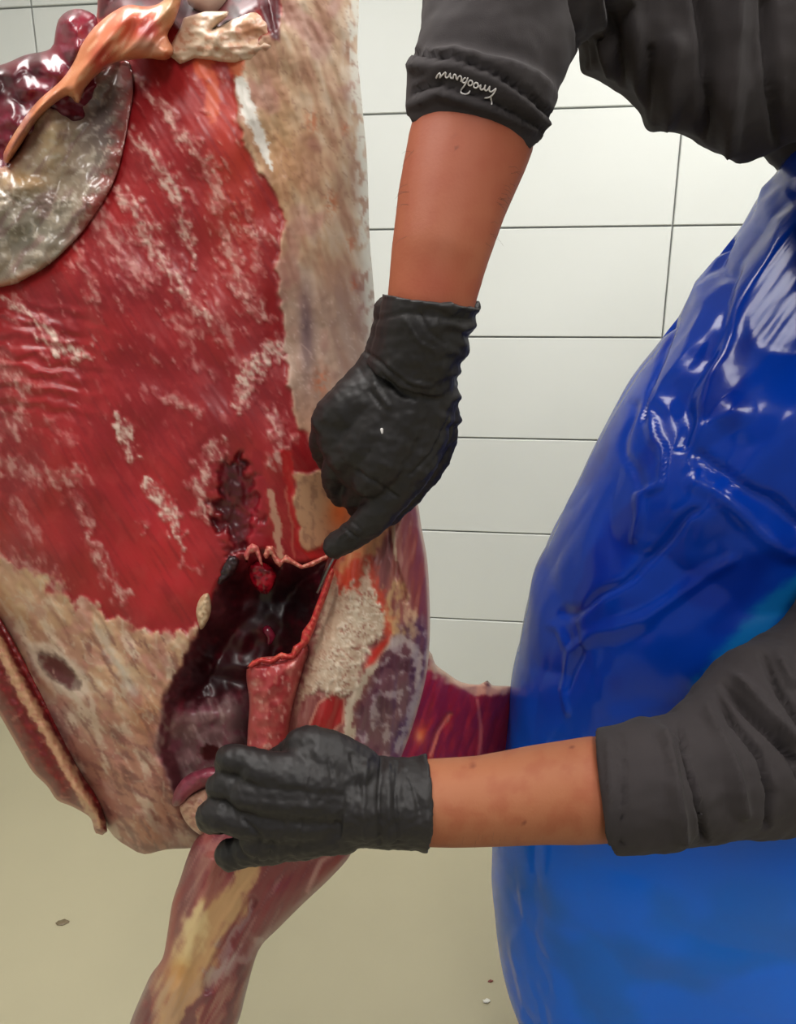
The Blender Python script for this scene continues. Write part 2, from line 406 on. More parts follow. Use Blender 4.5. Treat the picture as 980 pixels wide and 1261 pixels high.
def body_relief(X, Y, d):
    cr, cr2, br, cav, hol, top = body_masks(X, Y)
    fm = fatmask(X, Y)*(1-np.maximum(np.maximum(cr, br), ss(-2, 2, cav)))
    r = .0016*fm*(.7+.6*fbm(X/5, Y/5, 2, 51))
    red = 1-np.maximum(cr, br)
    r += red*.0003*fib(X, Y, 58, 60, 6, 2, 52) + .006*fbm(X/90, Y/120, 2, 53)
    # transverse rucks at left
    ruck = ss(160, 40, X)*ss(350, 400, Y)*ss(560, 470, Y)
    r += ruck*.0012*np.sin((Y-.18*X)/3.2+2*fbm(X/30, Y/20, 2, 54))
    r += cr*(.0035+.0018*fib(X, Y, 72, 60, 12, 3, 55)+.0005*fbm(X/9, Y/11, 3, 56)) + cr2*.003
    r += br*(.002+.003*fib(X, Y, 55, 60, 20, 3, 57)+.0007*fbm(X/8, Y/9, 3, 58))
    r -= (.075-.042*ss(830, 890, Y)*ss(320, 280, X))*ss(-4, 42, cav)+ss(0, 30, cav)*.007*fbm(X/40, Y/40, 2, 59)
    r -= .007*hol*(1+.5*fbm(X/15, Y/18, 2, 60))
    r -= .055*ss(0, 40, top)
    r -= .008*np.exp(-(((X-73)*.75+(Y-826)*.66)/22)**2-((-(X-73)*.66+(Y-826)*.75)/9)**2)
    return r
def body_paint(X, Y, d):
    n = len(X); cr, cr2, br, cav, hol, top = body_masks(X, Y)
    p = Pt(n, (148, 22, 28), .33)
    big = fbm(X/120, Y/120, 3, 61); f1 = fib(X, Y, 58, 70, 7, 4, 62); f2 = fib(X, Y, 58, 40, 2.6, 2, 63)
    p.mix((184, 38, 38), ss(-.3, .6, big)*.6)
    p.mix((204, 62, 36), np.exp(-((X-290)/45)**2-((Y-190)/150)**2)*.75)
    p.mix((200, 36, 42), np.exp(-((X-195)/70)**2-((Y-690)/75)**2)*.8)
    p.mix((128, 16, 24), ss(.0, .8, f1)*.45)
    p.mix((190, 66, 60), ss(.1, .6, f2)*.12)
    p.mix((118, 20, 30), np.exp(-((X-275)/45)**2-((Y-500)/70)**2)*.45)
    p.mix((112, 14, 26), np.exp(-((X-60)/50)**2-((Y-385)/40)**2)*.5)
    p.mix((186, 60, 58), ss(.1, .7, fbm(X/20, Y/24, 4, 64))*.35)
    fm = fatmask(X, Y)
    fz = fib(X, Y, 62, 18, 7, 3, 65)
    fc = np.array((196, 140, 128))+np.array((34, 58, 54))*ss(-.3, .5, fz)[:, None]
    p.mix(fc, fm*(.42+.45*ss(-.5, .4, fz+.2*fbm(X/5, Y/5, 2, 68))), .5)
    p.mix((228, 205, 186), ss(.75, 1.1, fm)*.5*ss(-.1, .4, fbm(X/5, Y/5, 2, 66)))
    # muscle strands right of the hollow
    for pts, c, wv in [([(352, 560, 9), (360, 610, 8), (372, 672, 8), (392, 690, 6)], (190, 28, 30), 1), ([(318, 560, 9), (318, 620, 9), (325, 680, 9)], (150, 18, 30), .8),
                       ([(333, 605, 4), (340, 640, 7), (346, 690, 6)], (204, 160, 130), .9), ([(352, 600, 2), (358, 640, 3), (362, 684, 3)], (200, 120, 95), .6)]:
        p.mix(c, ss(-.1, .5, stroke(pts, X+3*fbm(X/8, Y/20, 2, 67), Y)+.3*f2)*wv)
    # cream back fat
    cc = Pt(n, (218, 182, 148), .5)
    cs = fib(X, Y, 72, 70, 20, 3, 70); cl = fbm(X/55, Y/80, 3, 71)
    cc.mix((182, 128, 100), ss(-.2, .5, cs)*.65); cc.mix((232, 208, 182), ss(.1, .5, -cs)*.6)
    cc.mix((196, 146, 96), np.exp(-((X-345)/30)**2-((Y-190)/70)**2)*.7)
    cc.mix((180, 146, 132), ss(300, 380, Y)*.65)
    cc.mix((112, 84, 92), np.exp(-((X-377-.03*(Y-400))/9)**2-((Y-405)/55)**2)*.75)
    cc.mix((170, 110, 100), ss(.2, .7, cl)*.5)
    for fx, fy, fr in [(385, 150, 8), (425, 158, 5), (408, 250, 8), (432, 300, 6), (395, 470, 9), (436, 350, 5)]:
        cc.mix((206, 108, 66), np.exp(-((X-fx)/fr)**2-((Y-fy)/(fr*1.8))**2)*.7*ss(-.3, .3, fbm(X/5, Y/7, 2, 72)+.1))
    cc.mix((244, 238, 222), ss(24, 6, d)*ss(-.3, .2, fbm(X/9, Y/22, 3, 73)+.15)*.95)  # pale fat edge, with the lamp's bright rim put into the colour
    cc.mix((238, 208, 196), ss(.35, .55, np.abs(fbm(X/14, Y/14, 2, 74)))*0+ss(.05, .0, np.abs(fib(X, Y, 70, 30, 14, 2, 75)))*.35*ss(320, 380, Y))
    cc.mix((150, 96, 78), ss(.08, .0, np.abs(fib(X, Y, 64, 50, 18, 3, 79)))*.35*ss(320, 250, Y))
    wst = stroke([(296, 100, 9), (306, 135, 11), (322, 175, 8), (334, 208, 3)], X+3*fbm(X/9, Y/9, 2, 76), Y)
    cc.mix((244, 238, 228), ss(0, .4, wst+.2*fib(X, Y, -30, 12, 3, 2, 77)))
    cc.mix((200, 120, 70), ss(470, 560, Y)*.35)
    m = cr[:, None]; p.c = p.c*(1-m)+cc.c*m; p.r = p.r*(1-cr)+cc.r*cr
    # red rim of the fascia edge
    c2 = Pt(n, (204, 156, 118), .4); c2.mix((150, 106, 84), ss(0, .6, fbm(X/10, Y/14, 4, 78))*.6); c2.mix((250, 130, 60), np.exp(-((X-418)/14)**2-((Y-628)/24)**2)*.9)  # orange spot: light shining through the fat, put into the colour
    m = cr2[:, None]; p.c = p.c*(1-m)+c2.c*m
    # orange lobes
    for ox, oy, rx, ry in [(250, 82, 14, 22), (291, 80, 12, 15), (262, 120, 10, 40)]:
        p.mix((230, 104, 62), ss(1.1, .6, np.hypot((X-ox)/rx, (Y-oy)/ry)+.25*fbm(X/8, Y/8, 2, 80))*.8)
    # brisket
    b = Pt(n, (208, 162, 126), .42)
    bs = fib(X, Y, 55, 60, 22, 3, 81); bl = fbm(X/38, Y/38, 3, 82)
    b.mix((160, 104, 86), ss(-.1, .5, bs)*.55); b.mix((226, 200, 168), ss(.1, .5, -bs)*.5)
    b.mix((178, 118, 100), ss(830, 960, Y+60*bl)*.75)
    b.mix((128, 74, 70), ss(.1, .6, fib(X, Y, 25, 36, 9, 4, 83)+.15)*ss(860, 930, Y)*.65)
    b.mix((150, 108, 110), np.exp(-((X-70)/40)**2-((Y-890)/45)**2)*.6)
    b.mix((216, 140, 100), np.exp(-((X-190)/30)**2-((Y-1020)/25)**2)*.5)
    b.mix((120, 60, 52), np.exp(-((X-180)/35)**2-((Y-1010)/12)**2)*ss(-.2, .4, bl)*.8)
    b.mix((196, 128, 84), np.exp(-((X-182)/20)**2-((Y-885)/25)**2)*.6)
    b.mix((228, 208, 184), ss(.12, .5, fib(X, Y, 58, 46, 16, 4, 93))*.6)
    b.mix((186, 122, 108), ss(.0, .5, fbm(X/30, Y/36, 4, 94))*.55)
    b.mix((116, 64, 58), ss(.25, .6, fib(X, Y, 60, 40, 9, 4, 95))*.5*ss(740, 800, Y))
    b.mix((205, 196, 184), ss(.0, .8, stroke([(118, 770, 8), (140, 810, 12), (165, 850, 10)], X+5*fbm(X/9, Y/9, 2, 96), Y)+.4*bs)*.5)
    b.mix((224, 186, 140), np.exp(-((X-20)/45)**2-((Y-720)/35)**2)*.5)
    hx = ((X-73)*.75+(Y-826)*.66); hy = (-(X-73)*.66+(Y-826)*.75); hr = np.hypot(hx/25, hy/11)+.25*fbm(X/9, Y/9, 2, 84)
    b.mix((226, 206, 186), ss(2.4, 1.5, hr)*.75); b.mix((112, 84, 76), ss(1.5, 1.15, hr)*.8); b.mix((92, 30, 32), ss(1.1, .8, hr))
    b.mix((214, 196, 170), ss(.06, .0, np.abs(fib(X, Y, 58, 60, 22, 2, 85)))*.5)
    m = br[:, None]; p.c = p.c*(1-m)+b.c*m; p.r = p.r*(1-br)+b.r*br
    # dark hollow
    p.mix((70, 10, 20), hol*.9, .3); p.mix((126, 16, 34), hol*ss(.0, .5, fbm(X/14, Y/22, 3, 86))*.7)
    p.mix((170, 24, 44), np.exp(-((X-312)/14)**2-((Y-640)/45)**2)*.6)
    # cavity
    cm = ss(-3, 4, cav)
    k = Pt(n, (62, 6, 16), .36)  # dark meat, with part of the opening's shade put into the colour
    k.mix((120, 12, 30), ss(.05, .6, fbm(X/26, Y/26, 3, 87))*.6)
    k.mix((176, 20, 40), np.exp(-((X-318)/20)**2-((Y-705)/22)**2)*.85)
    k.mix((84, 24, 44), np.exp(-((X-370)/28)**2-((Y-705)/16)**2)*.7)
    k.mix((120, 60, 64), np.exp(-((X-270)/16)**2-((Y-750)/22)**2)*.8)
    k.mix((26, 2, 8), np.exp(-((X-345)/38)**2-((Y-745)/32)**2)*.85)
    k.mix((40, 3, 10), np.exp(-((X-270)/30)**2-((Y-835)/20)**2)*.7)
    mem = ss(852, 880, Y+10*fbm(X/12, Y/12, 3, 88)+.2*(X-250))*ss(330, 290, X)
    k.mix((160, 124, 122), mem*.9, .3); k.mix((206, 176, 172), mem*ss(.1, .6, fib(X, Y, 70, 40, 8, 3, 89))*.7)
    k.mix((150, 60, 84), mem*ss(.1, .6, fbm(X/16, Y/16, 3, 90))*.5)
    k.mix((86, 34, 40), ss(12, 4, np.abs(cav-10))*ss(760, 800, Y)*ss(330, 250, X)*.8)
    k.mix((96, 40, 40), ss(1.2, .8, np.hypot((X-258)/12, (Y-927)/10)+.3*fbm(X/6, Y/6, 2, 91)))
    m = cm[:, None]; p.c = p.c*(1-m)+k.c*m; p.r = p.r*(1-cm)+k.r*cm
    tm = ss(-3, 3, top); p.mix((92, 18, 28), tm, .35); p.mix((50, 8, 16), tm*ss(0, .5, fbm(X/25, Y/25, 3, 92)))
    return p.out()
_PB = smoothpoly(P_BODY, 9)
def body_front(X, Y):
    q = np.clip(np.maximum(sdp(_PB, X, Y), 0)/190, 0, 1); return .765-.125*(1-(1-q)**2)**.55
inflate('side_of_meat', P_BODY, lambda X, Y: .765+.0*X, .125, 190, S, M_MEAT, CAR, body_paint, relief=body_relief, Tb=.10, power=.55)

# brisket cut edge at left: red rib meat with a strip of fat
P_EDGE = [(-170, 560), (-90, 640), (-20, 730), (10, 775), (40, 830), (70, 890), (100, 950), (122, 985), (132, 1024), (118, 1026), (112, 1008), (98, 998), (86, 992), (70, 985), (58, 968), (40, 950), (25, 925), (8, 895), (-30, 830), (-100, 720), (-180, 620)]
AX = [(-150, 590), (-15, 765), (30, 850), (80, 935), (122, 1012)]
def edge_side(X, Y):
    d, t, cx, cy = segdist(AX, X, Y); return np.where((X-cx)*.8-(Y-cy)*.55 > 0, d, -d)
def edge_relief(X, Y, d):
    s = edge_side(X, Y)
    return -.010*np.exp(-((s-10)/5)**2)+.003*np.exp(-((s+2)/7)**2)-.003*np.exp(-((s+15)/5)**2)+.0012*fbm(X/9, Y/9, 3, 101)
def edge_paint(X, Y, d):
    s = edge_side(X, Y)+3*fbm(X/10, Y/10, 3, 102); p = Pt(len(X), (112, 20, 22), .35)
    p.mix((150, 34, 34), ss(0, .6, fbm(X/9, Y/9, 3, 103))*.7)
    p.mix((206, 158, 120), ss(9, 6, np.abs(s+2))); p.mix((186, 110, 90), ss(9, 6, np.abs(s+2))*ss(.1, .6, fbm(X/6, Y/6, 2, 104))*.7)
    p.mix((190, 130, 100), ss(5, 2, d)*ss(-8, -14, s)*.8)
    p.mix((200, 140, 120), ss(.45, .7, fib(X, Y, -10, 18, 6, 2, 105))*.5)
    return p.out()
inflate('cut_breast_edge', P_EDGE, .735, .040, 26, 2.0, M_MEAT, CAR, edge_paint, relief=edge_relief, Tb=.04, sm=5)

# grey belly membrane
P_MEM = [(-170, 170), (-60, 190), (0, 206), (14, 196), (30, 172), (44, 140), (56, 130), (78, 130), (92, 112), (98, 90), (122, 78), (146, 74), (160, 78), (164, 110), (158, 150), (148, 200), (136, 232), (118, 262), (96, 292), (62, 325), (34, 342), (10, 352), (-60, 360), (-170, 350)]
def mem_relief(X, Y, d):
    cell, c2, _ = worley(X/13, Y/13, 5)
    wet = np.exp(-((Y-242-.1*X)/16)**2)*ss(130, 100, X)
    return .005*fbm(X/34, Y/34, 2, 111)+.0005*fbm(X/9, Y/9, 2, 112)+.0016*wet*(fbm(X/7, Y/5, 2, 113)) + .006*np.exp(-((X-62-.2*(Y-150))/14)**2)*ss(220, 140, Y)
def mem_paint(X, Y, d):
    p = Pt(len(X), (158, 140, 122), .16)
    p.mix((112, 100, 98), np.exp(-((X-130)/32)**2-((Y-150)/60)**2)*.85)
    p.mix((204, 178, 140), np.exp(-((X-62)/22)**2-((Y-170)/46)**2)*.9)
    p.mix((198, 150, 96), np.exp(-((X-28)/30)**2-((Y-222)/14)**2)*.75)
    p.mix((120, 118, 104), np.exp(-((X-30)/60)**2-((Y-285)/34)**2)*.65)
    p.mix((188, 172, 150), ss(.1, .6, fbm(X/20, Y/20, 4, 114))*.5)
    p.mix((214, 206, 190), np.exp(-((Y-242-.1*X)/12)**2)*ss(130, 100, X)*ss(0, .4, fbm(X/5, Y/5, 3, 115))*.6)
    p.mix((220, 206, 188), ss(.35, .8, stroke([(104, 238, 3), (122, 205, 3), (136, 172, 2)], X, Y))*.7)
    p.mix((196, 130, 100), ss(14, 3, d)*ss(60, 30, X)*.6); p.mix((150, 62, 60), ss(26, 2, d+10*fbm(X/12, Y/12, 3, 116))*ss(70, 110, X)*.8)
    p.mix((214, 204, 190), ss(.25, .6, fbm(X/11, Y/9, 4, 117))*.5); p.mix((120, 84, 84), ss(.1, .6, fib(X, Y, -55, 50, 14, 3, 118))*.45)
    return p.out()
inflate('belly_membrane', P_MEM, lambda X, Y: np.minimum(body_front(X, Y)-.004-.006*fbm(X/90, Y/120, 2, 53), .685-.0002*(150-X)), lambda X, Y: .003+.018*ss(160, 40, X), 50, 2.2, M_MEAT, CAR, mem_paint, relief=mem_relief, sm=6)

# purple organ flap behind it
P_ORG = [(-170, 60), (-60, 90), (0, 80), (30, 68), (62, 60), (68, 40), (72, 24), (84, 13), (100, 11), (116, 18), (121, 30), (128, 70), (120, 130), (80, 200), (20, 260), (-60, 300), (-170, 280)]
def org_paint(X, Y, d):
    p = Pt(len(X), (116, 26, 46), .2)
    p.mix((70, 18, 30), ss(-.1, .5, fbm(X/28, Y/28, 3, 121))*.8); p.mix((160, 40, 60), np.exp(-((X-98)/22)**2-((Y-38)/22)**2)*.7)
    p.mix((150, 96, 110), ss(.15, .5, fbm(X/12, Y/14, 4, 122))*.5); p.mix((52, 22, 24), np.exp(-((X-5)/22)**2-((Y-105)/26)**2)*.8)
    return p.out()
inflate('purple_organ_flap', P_ORG, .69, .032, 45, 2.4, M_MEAT, CAR, org_paint, relief=lambda X, Y, d: .008*fbm(X/34, Y/34, 2, 123)+.0006*fbm(X/10, Y/10, 2, 124), sm=6)

# peach coloured fold running over the organ up to the pelvis
P_FOLD = [(4, 190), (20, 160), (45, 126), (74, 100), (90, 78), (100, 56), (112, 38), (124, 26), (140, 14), (158, 6), (180, 8), (196, 4), (206, -6), (216, -30), (226, -30), (222, 4), (214, 28), (206, 44), (214, 62), (205, 74), (182, 72), (160, 74), (140, 78), (120, 92), (104, 110), (96, 128), (84, 118), (62, 132), (40, 156), (22, 184), (8, 202)]
def fold_paint(X, Y, d):
    p = Pt(len(X), (214, 134, 92), .24)
    p.mix((226, 92, 66), np.exp(-((X-165)/32)**2-((Y-28)/26)**2)*.85); p.mix((176, 40, 44), np.exp(-((X-182)/14)**2-((Y-36)/12)**2)*.9)
    p.mix((216, 168, 120), np.exp(-((X-206)/12)**2-((Y-8)/26)**2)*.9); p.mix((190, 40, 40), np.exp(-((X-126)/13)**2-((Y-74)/18)**2)*.7)
    p.mix((150, 90, 84), ss(90, 30, X)*ss(-.1, .5, fib(X, Y, -52, 40, 9, 3, 131))*.6); p.mix((234, 190, 150), ss(.2, .6, fib(X, Y, -52, 30, 8, 3, 132))*.5)
    p.mix((206, 160, 140), np.exp(-((X-180)/22)**2-((Y-56)/10)**2)*.8)
    return p.out()
inflate('peach_skin_fold', P_FOLD, .650, .022, 22, 2.0, M_MEAT, CAR, fold_paint, relief=lambda X, Y, d: .004*fib(X, Y, -52, 60, 16, 2, 133), sm=5)
# pale torn flaps at the pelvis
P_FL1 = [(204, 66), (216, 44), (222, 34), (226, 22), (252, 14), (282, 14), (280, 20), (262, 36), (276, 30), (300, 16), (316, 10), (326, 18), (334, 34), (346, 52), (342, 60), (330, 70), (312, 76), (290, 78), (270, 76), (240, 72), (222, 80)]
def fl_paint(X, Y, d):
    p = Pt(len(X), (222, 192, 164), .3)
    p.mix((206, 132, 92), np.exp(-((X-308)/22)**2-((Y-36)/16)**2)*.75); p.mix((236, 214, 190), ss(.1, .5, fbm(X/14, Y/10, 3, 141))*.6)
    p.mix((190, 120, 90), ss(.1, .5, fbm(X/9+3, Y/9, 3, 142))*.5); p.mix((238, 214, 190), ss(4, 1, d)*.6)
    return p.out()
inflate('pale_torn_flap', P_FL1, lambda X, Y: body_front(X, Y)+.004, .012, 16, 1.8, M_MEAT, CAR, fl_paint, relief=lambda X, Y, d: .004*fbm(X/26, Y/18, 2, 143)+.005*np.exp(-((X-268-.4*(40-Y))/8)**2), sm=0)
V, Fc = chain([(236, -30, .70, 14), (245, -8, .695, 18), (262, 2, .69, 22), (276, -4, .695, 16), (284, -20, .70, 12)], .01)
px, py = proj(V)
mk('pale_bone_stub', V, Fc, M_MEAT, CAR, lin(np.array((198, 168, 148))+20*fbm(px/7, py/7, 3, 151)[:, None]), .4)

# shoulder with the foreleg
P_LEG = [(470, 628), (492, 614), (512, 616), (519, 650), (526, 690), (529, 740), (529, 790), (524, 836), (512, 882), (498, 922), (476, 975), (440, 1036), (428, 1058), (404, 1084), (372, 1114), (344, 1142), (322, 1164), (312, 1188), (302, 1226), (292, 1262), (262, 1330), (220, 1400), (120, 1400), (148, 1300), (160, 1260), (172, 1230), (186, 1200), (200, 1180), (206, 1150), (212, 1112), (222, 1082), (232, 1052), (244, 1030), (270, 1010), (310, 980), (338, 930), (350, 880), (362, 830), (376, 786), (394, 742), (406, 706), (424, 676), (450, 648)]
def leg_ymid(X, Y): return .675+.0*X-.02*ss(900, 1000, Y)+.00004*np.clip(Y-1050, 0, 400)
P_GRAN = [(410, 708), (420, 730), (428, 722), (436, 716), (441, 735), (450, 678), (458, 722), (466, 740), (478, 765), (470, 780), (455, 800), (446, 820), (440, 850), (420, 860), (395, 850), (372, 860), (364, 880), (372, 840), (385, 800), (398, 745)]
def leg_masks(X, Y):
    gm = ss(-4, 4, sdp(P_GRAN, X+5*fbm(X/8, Y/8, 3, 161), Y+9*fbm(X/5, Y/9, 3, 162)))
    return gm
def leg_relief(X, Y, d):
    gm = leg_masks(X, Y); f1, f2, _ = worley(X/6.5+.9*fbm(X/11, Y/11, 3, 163), Y/7.5+.9*fbm(X/11+5, Y/11, 3, 168), 7)
    up = ss(960, 930, Y)
    r = gm*(.002+.002*(f2-f1)*ss(690, 740, Y)*ss(-.4, .3, fbm(X/14, Y/14, 2, 169)))
    r += up*(.004*fib(X, Y, 100, 70, 14, 2, 164)*(1-gm)) + .0012*fib(X, Y, 98, 60, 5, 3, 165)*up
    r += .010*ss(0, .8, stroke([(450, 1060, 30), (400, 1085, 34), (350, 1110, 30), (320, 1150, 18)], X, Y))
    r += .012*ss(0, .9, stroke([(260, 1060, 14), (245, 1110, 20), (232, 1160, 22), (215, 1200, 24), (205, 1261, 24)], X, Y))
    r -= .006*ss(0, .7, stroke([(310, 1110, 10), (275, 1170, 10), (255, 1215, 12)], X, Y))
    r += .0012*fib(X, Y, 118, 50, 6, 3, 166)*(1-up)
    r -= .004*ss(0, .6, stroke([(480, 640, 4), (482, 680, 5), (500, 740, 4)], X, Y))
    return r
def leg_paint(X, Y, d):
    n = len(X); p = Pt(n, (150, 84, 78), .32); gm = leg_masks(X, Y); up = ss(950, 920, Y)
    f1 = fib(X, Y, 100, 60, 8, 4, 171)
    p.mix((178, 130, 118), ss(-.1, .5, f1)*.6); p.mix((128, 50, 54), ss(0, .5, fib(X, Y, 98, 80, 12, 3, 172))*.6)
    # violet triceps with silver skin
    vi = ss(-8, 10, sdp([(470, 800), (492, 770), (520, 760), (540, 800), (520, 890), (480, 990), (436, 990), (436, 880), (450, 850)], X, Y))
    p.mix((108, 70, 84), vi*.85); p.mix((186, 170, 172), vi*ss(.0, .5, fbm(X/13, Y/16, 5, 173))*.75); p.mix((74, 30, 52), vi*ss(.1, .5, fbm(X/20+4, Y/26, 3, 174))*.6)
    p.mix((196, 180, 176), ss(.1, .7, stroke([(470, 800, 6), (494, 785, 9), (512, 800, 8), (516, 850, 8), (490, 925, 6)], X+5*fbm(X/9, Y/9, 3, 175), Y)+.3*f1)*.8)
    # silver band and red oval
    p.mix((206, 186, 164), ss(0, .6, stroke([(484, 780, 4), (452, 830, 7), (430, 870, 8), (428, 930, 9)], X+4*fbm(X/8, Y/8, 3, 176), Y)+.25*fbm(X/5, Y/7, 2, 177)))
    ov = sdp([(378, 900), (392, 866), (412, 852), (424, 862), (422, 890), (400, 908), (374, 912)], X, Y)
    p.mix((172, 40, 40), ss(-2, 4, ov)*.95); p.mix((206, 140, 120), ss(2.2, .6, np.abs(ov))*.8)
    p.mix((180, 54, 54), ss(-3, 6, sdp([(350, 905), (372, 905), (420, 905), (425, 960), (340, 960)], X, Y))*.8)
    # granular fat field
    f1w, f2w, idv = worley(X/6.5+.9*fbm(X/11, Y/11, 3, 163), Y/7.5+.9*fbm(X/11+5, Y/11, 3, 168), 7)
    g = Pt(n, (206, 178, 152), .5); g.mix((236, 220, 198), ss(.2, .6, f2w-f1w)*.8); g.mix((150, 84, 70), ss(.16, .02, f2w-f1w)*.7*ss(-.3, .3, fbm(X/14, Y/14, 2, 169))); g.mix((224, 204, 178), ss(.0, .5, fbm(X/12, Y/16, 3, 170))*.5)
    g.mix((196, 130, 108), ss(740, 700, Y)*.5); g.mix((186, 150, 124), ss(420, 390, X+.4*(Y-800))*.6)
    # orange-red around it
    p.mix((206, 66, 40), ss(0, 14, sdp([(404, 706), (424, 676), (456, 660), (470, 700), (482, 740), (494, 770), (482, 790), (466, 784), (440, 740), (400, 760)], X, Y)+6*fbm(X/9, Y/9, 2, 178))*.85)
    p.mix((206, 150, 100), ss(0, 12, sdp([(412, 690), (440, 655), (490, 618), (505, 625), (480, 660), (466, 690), (440, 690), (418, 722)], X, Y)+6*fbm(X/9, Y/9, 2, 179))*.8)
    p.mix((198, 44, 32), ss(-2, 6, sdp([(446, 826), (456, 800), (484, 775), (480, 792), (462, 818)], X, Y)))
    p.mix((134, 70, 70), ss(0, .5, stroke([(478, 665, 8), (476, 690, 10), (472, 720, 7)], X, Y)))
    p.mix((140, 64, 60), ss(0, .5, stroke([(508, 655, 9), (512, 700, 12), (516, 750, 10)], X, Y)+.3*f1)*.85)
    wx_ = X+10*fbm(X/14, Y/18, 3, 185); p.mix((214, 176, 120), ss(-.2, .8, stroke([(488, 720, 9), (480, 748, 11), (486, 775, 8)], wx_, Y)+.4*f1)*.75); p.mix((214, 180, 140), ss(-.2, .8, stroke([(498, 735, 6), (508, 780, 8)], wx_, Y)+.4*f1)*.65)
    p.mix((216, 186, 160), ss(0, .5, stroke([(486, 620, 3), (484, 660, 3), (488, 690, 2)], X, Y)+.5*f1)*.9); p.mix((226, 196, 170), ss(5, 1.5, d)*up*ss(480, 500, X)*.8)
    m = gm[:, None]; p.c = p.c*(1-m)+g.c*m; p.r = p.r*(1-gm)+.45*gm
    p.mix((214, 110, 80), ss(7, 2, d)*ss(480, 440, X)*up*.8)
    # lower leg
    lo = 1-up
    q = Pt(n, (128, 40, 52), .28); fl = fib(X, Y, 118, 70, 7, 4, 181)
    q.mix((96, 26, 48), ss(-.1, .5, fl)*.6); q.mix((180, 130, 120), ss(.25, .7, fl)*.55)
    xw = X+9*fbm(X/22, Y/30, 3, 183); yw = Y+9*fbm(X/22+7, Y/30, 3, 184)
    q.mix((178, 112, 98), ss(-.2, .7, stroke([(262, 1045, 16), (262, 1085, 22), (252, 1115, 20)], xw, yw)+.3*fl)*.75)
    q.mix((206, 162, 112), ss(-.25, .55, stroke([(316, 1062, 9), (298, 1092, 14), (266, 1132, 26), (240, 1168, 32), (224, 1205, 32), (214, 1261, 38), (190, 1340, 34)], xw, yw)+.25*fl)*.95)
    q.mix((238, 214, 158), ss(-.1, .9, stroke([(246, 1122, 16), (238, 1150, 20), (226, 1180, 14)], xw, yw)+.25*fl)*.75); q.mix((198, 140, 72), np.exp(-((X-218)/18)**2-((Y-1194)/16)**2)*.6)
    q.mix((150, 40, 44), ss(11, 4, d)*ss(300, 260, X)*ss(1080, 1110, Y)*ss(1210, 1170, Y))
    q.mix((176, 156, 152), ss(-.2, .7, stroke([(308, 1110, 4), (290, 1150, 7), (272, 1185, 10), (258, 1215, 8)], xw, yw)+.5*fl)*.6)
    q.mix((186, 166, 158), ss(-.2, .7, stroke([(262, 1200, 10), (292, 1186, 9), (322, 1160, 6)], xw, yw)+.5*fl)*.6)
    q.mix((190, 152, 124), ss(1190, 1225, Y+10*fl)*ss(-.5, .3, fl)*.55)
    q.mix((110, 52, 62), ss(-.2, .6, stroke([(262, 1218, 7), (244, 1240, 9), (226, 1268, 8)], xw, yw)+.3*fl)*.8)
    q.mix((100, 44, 56), ss(-.2, .6, stroke([(298, 1195, 6), (288, 1230, 6), (276, 1265, 7)], xw, yw)+.3*fl)*.7)
    q.mix((110, 60, 66), ss(-.2, .6, stroke([(186, 1220, 6), (172, 1261, 9)], xw, yw)+.4*fl)*.7)
    q.mix((196, 150, 140), ss(0, .7, stroke([(420, 1042, 6), (395, 1062, 6), (378, 1098, 5)], X, Y)+.4*fl)*.8); q.mix((138, 26, 34), ss(-2, 6, sdp([(392, 1072), (420, 1048), (440, 1036), (428, 1060), (404, 1086), (386, 1098)], X, Y))*.9)
    q.mix((150, 130, 130), ss(6, 2, d)*ss(1190, 1220, Y)*.6)
    m = lo[:, None]; p.c = p.c*(1-m)+q.c*m; p.r = p.r*(1-lo)+q.r*lo
    return p.out()
inflate('shoulder_and_foreleg', P_LEG, leg_ymid, .058, 66, 2.0, M_MEAT, CAR, leg_paint, relief=leg_relief, Tb=.085, sm=7)

# flap of pink meat hanging in front of the opening
P_FLAP = [(303, 832), (306, 818), (318, 810), (336, 808), (352, 806), (364, 800), (374, 786), (380, 800), (372, 830), (362, 866), (356, 900), (352, 935), (330, 950), (306, 940), (305, 900), (307, 866)]
def flap_paint(X, Y, d):
    p = Pt(len(X), (178, 66, 66), .24); p.mix((212, 124, 112), ss(.0, .5, fbm(X/16, Y/22, 4, 191))*.7); p.mix((150, 30, 40), ss(.0, .5, fbm(X/16+7, Y/20, 3, 192))*.6)
    p.mix((196, 96, 84), ss(8, 2, d)*.6); p.mix((224, 168, 156), ss(.4, .7, fbm(X/8, Y/11, 2, 193))*.7); return p.out()
inflate('pink_meat_flap', P_FLAP, .648, .026, 26, 1.8, M_MEAT, CAR, flap_paint, relief=lambda X, Y, d: .003*fbm(X/18, Y/24, 2, 194)-.006*ss(0, .6, stroke([(318, 818, 6), (335, 815, 5), (350, 812, 4)], X, Y)), sm=6)

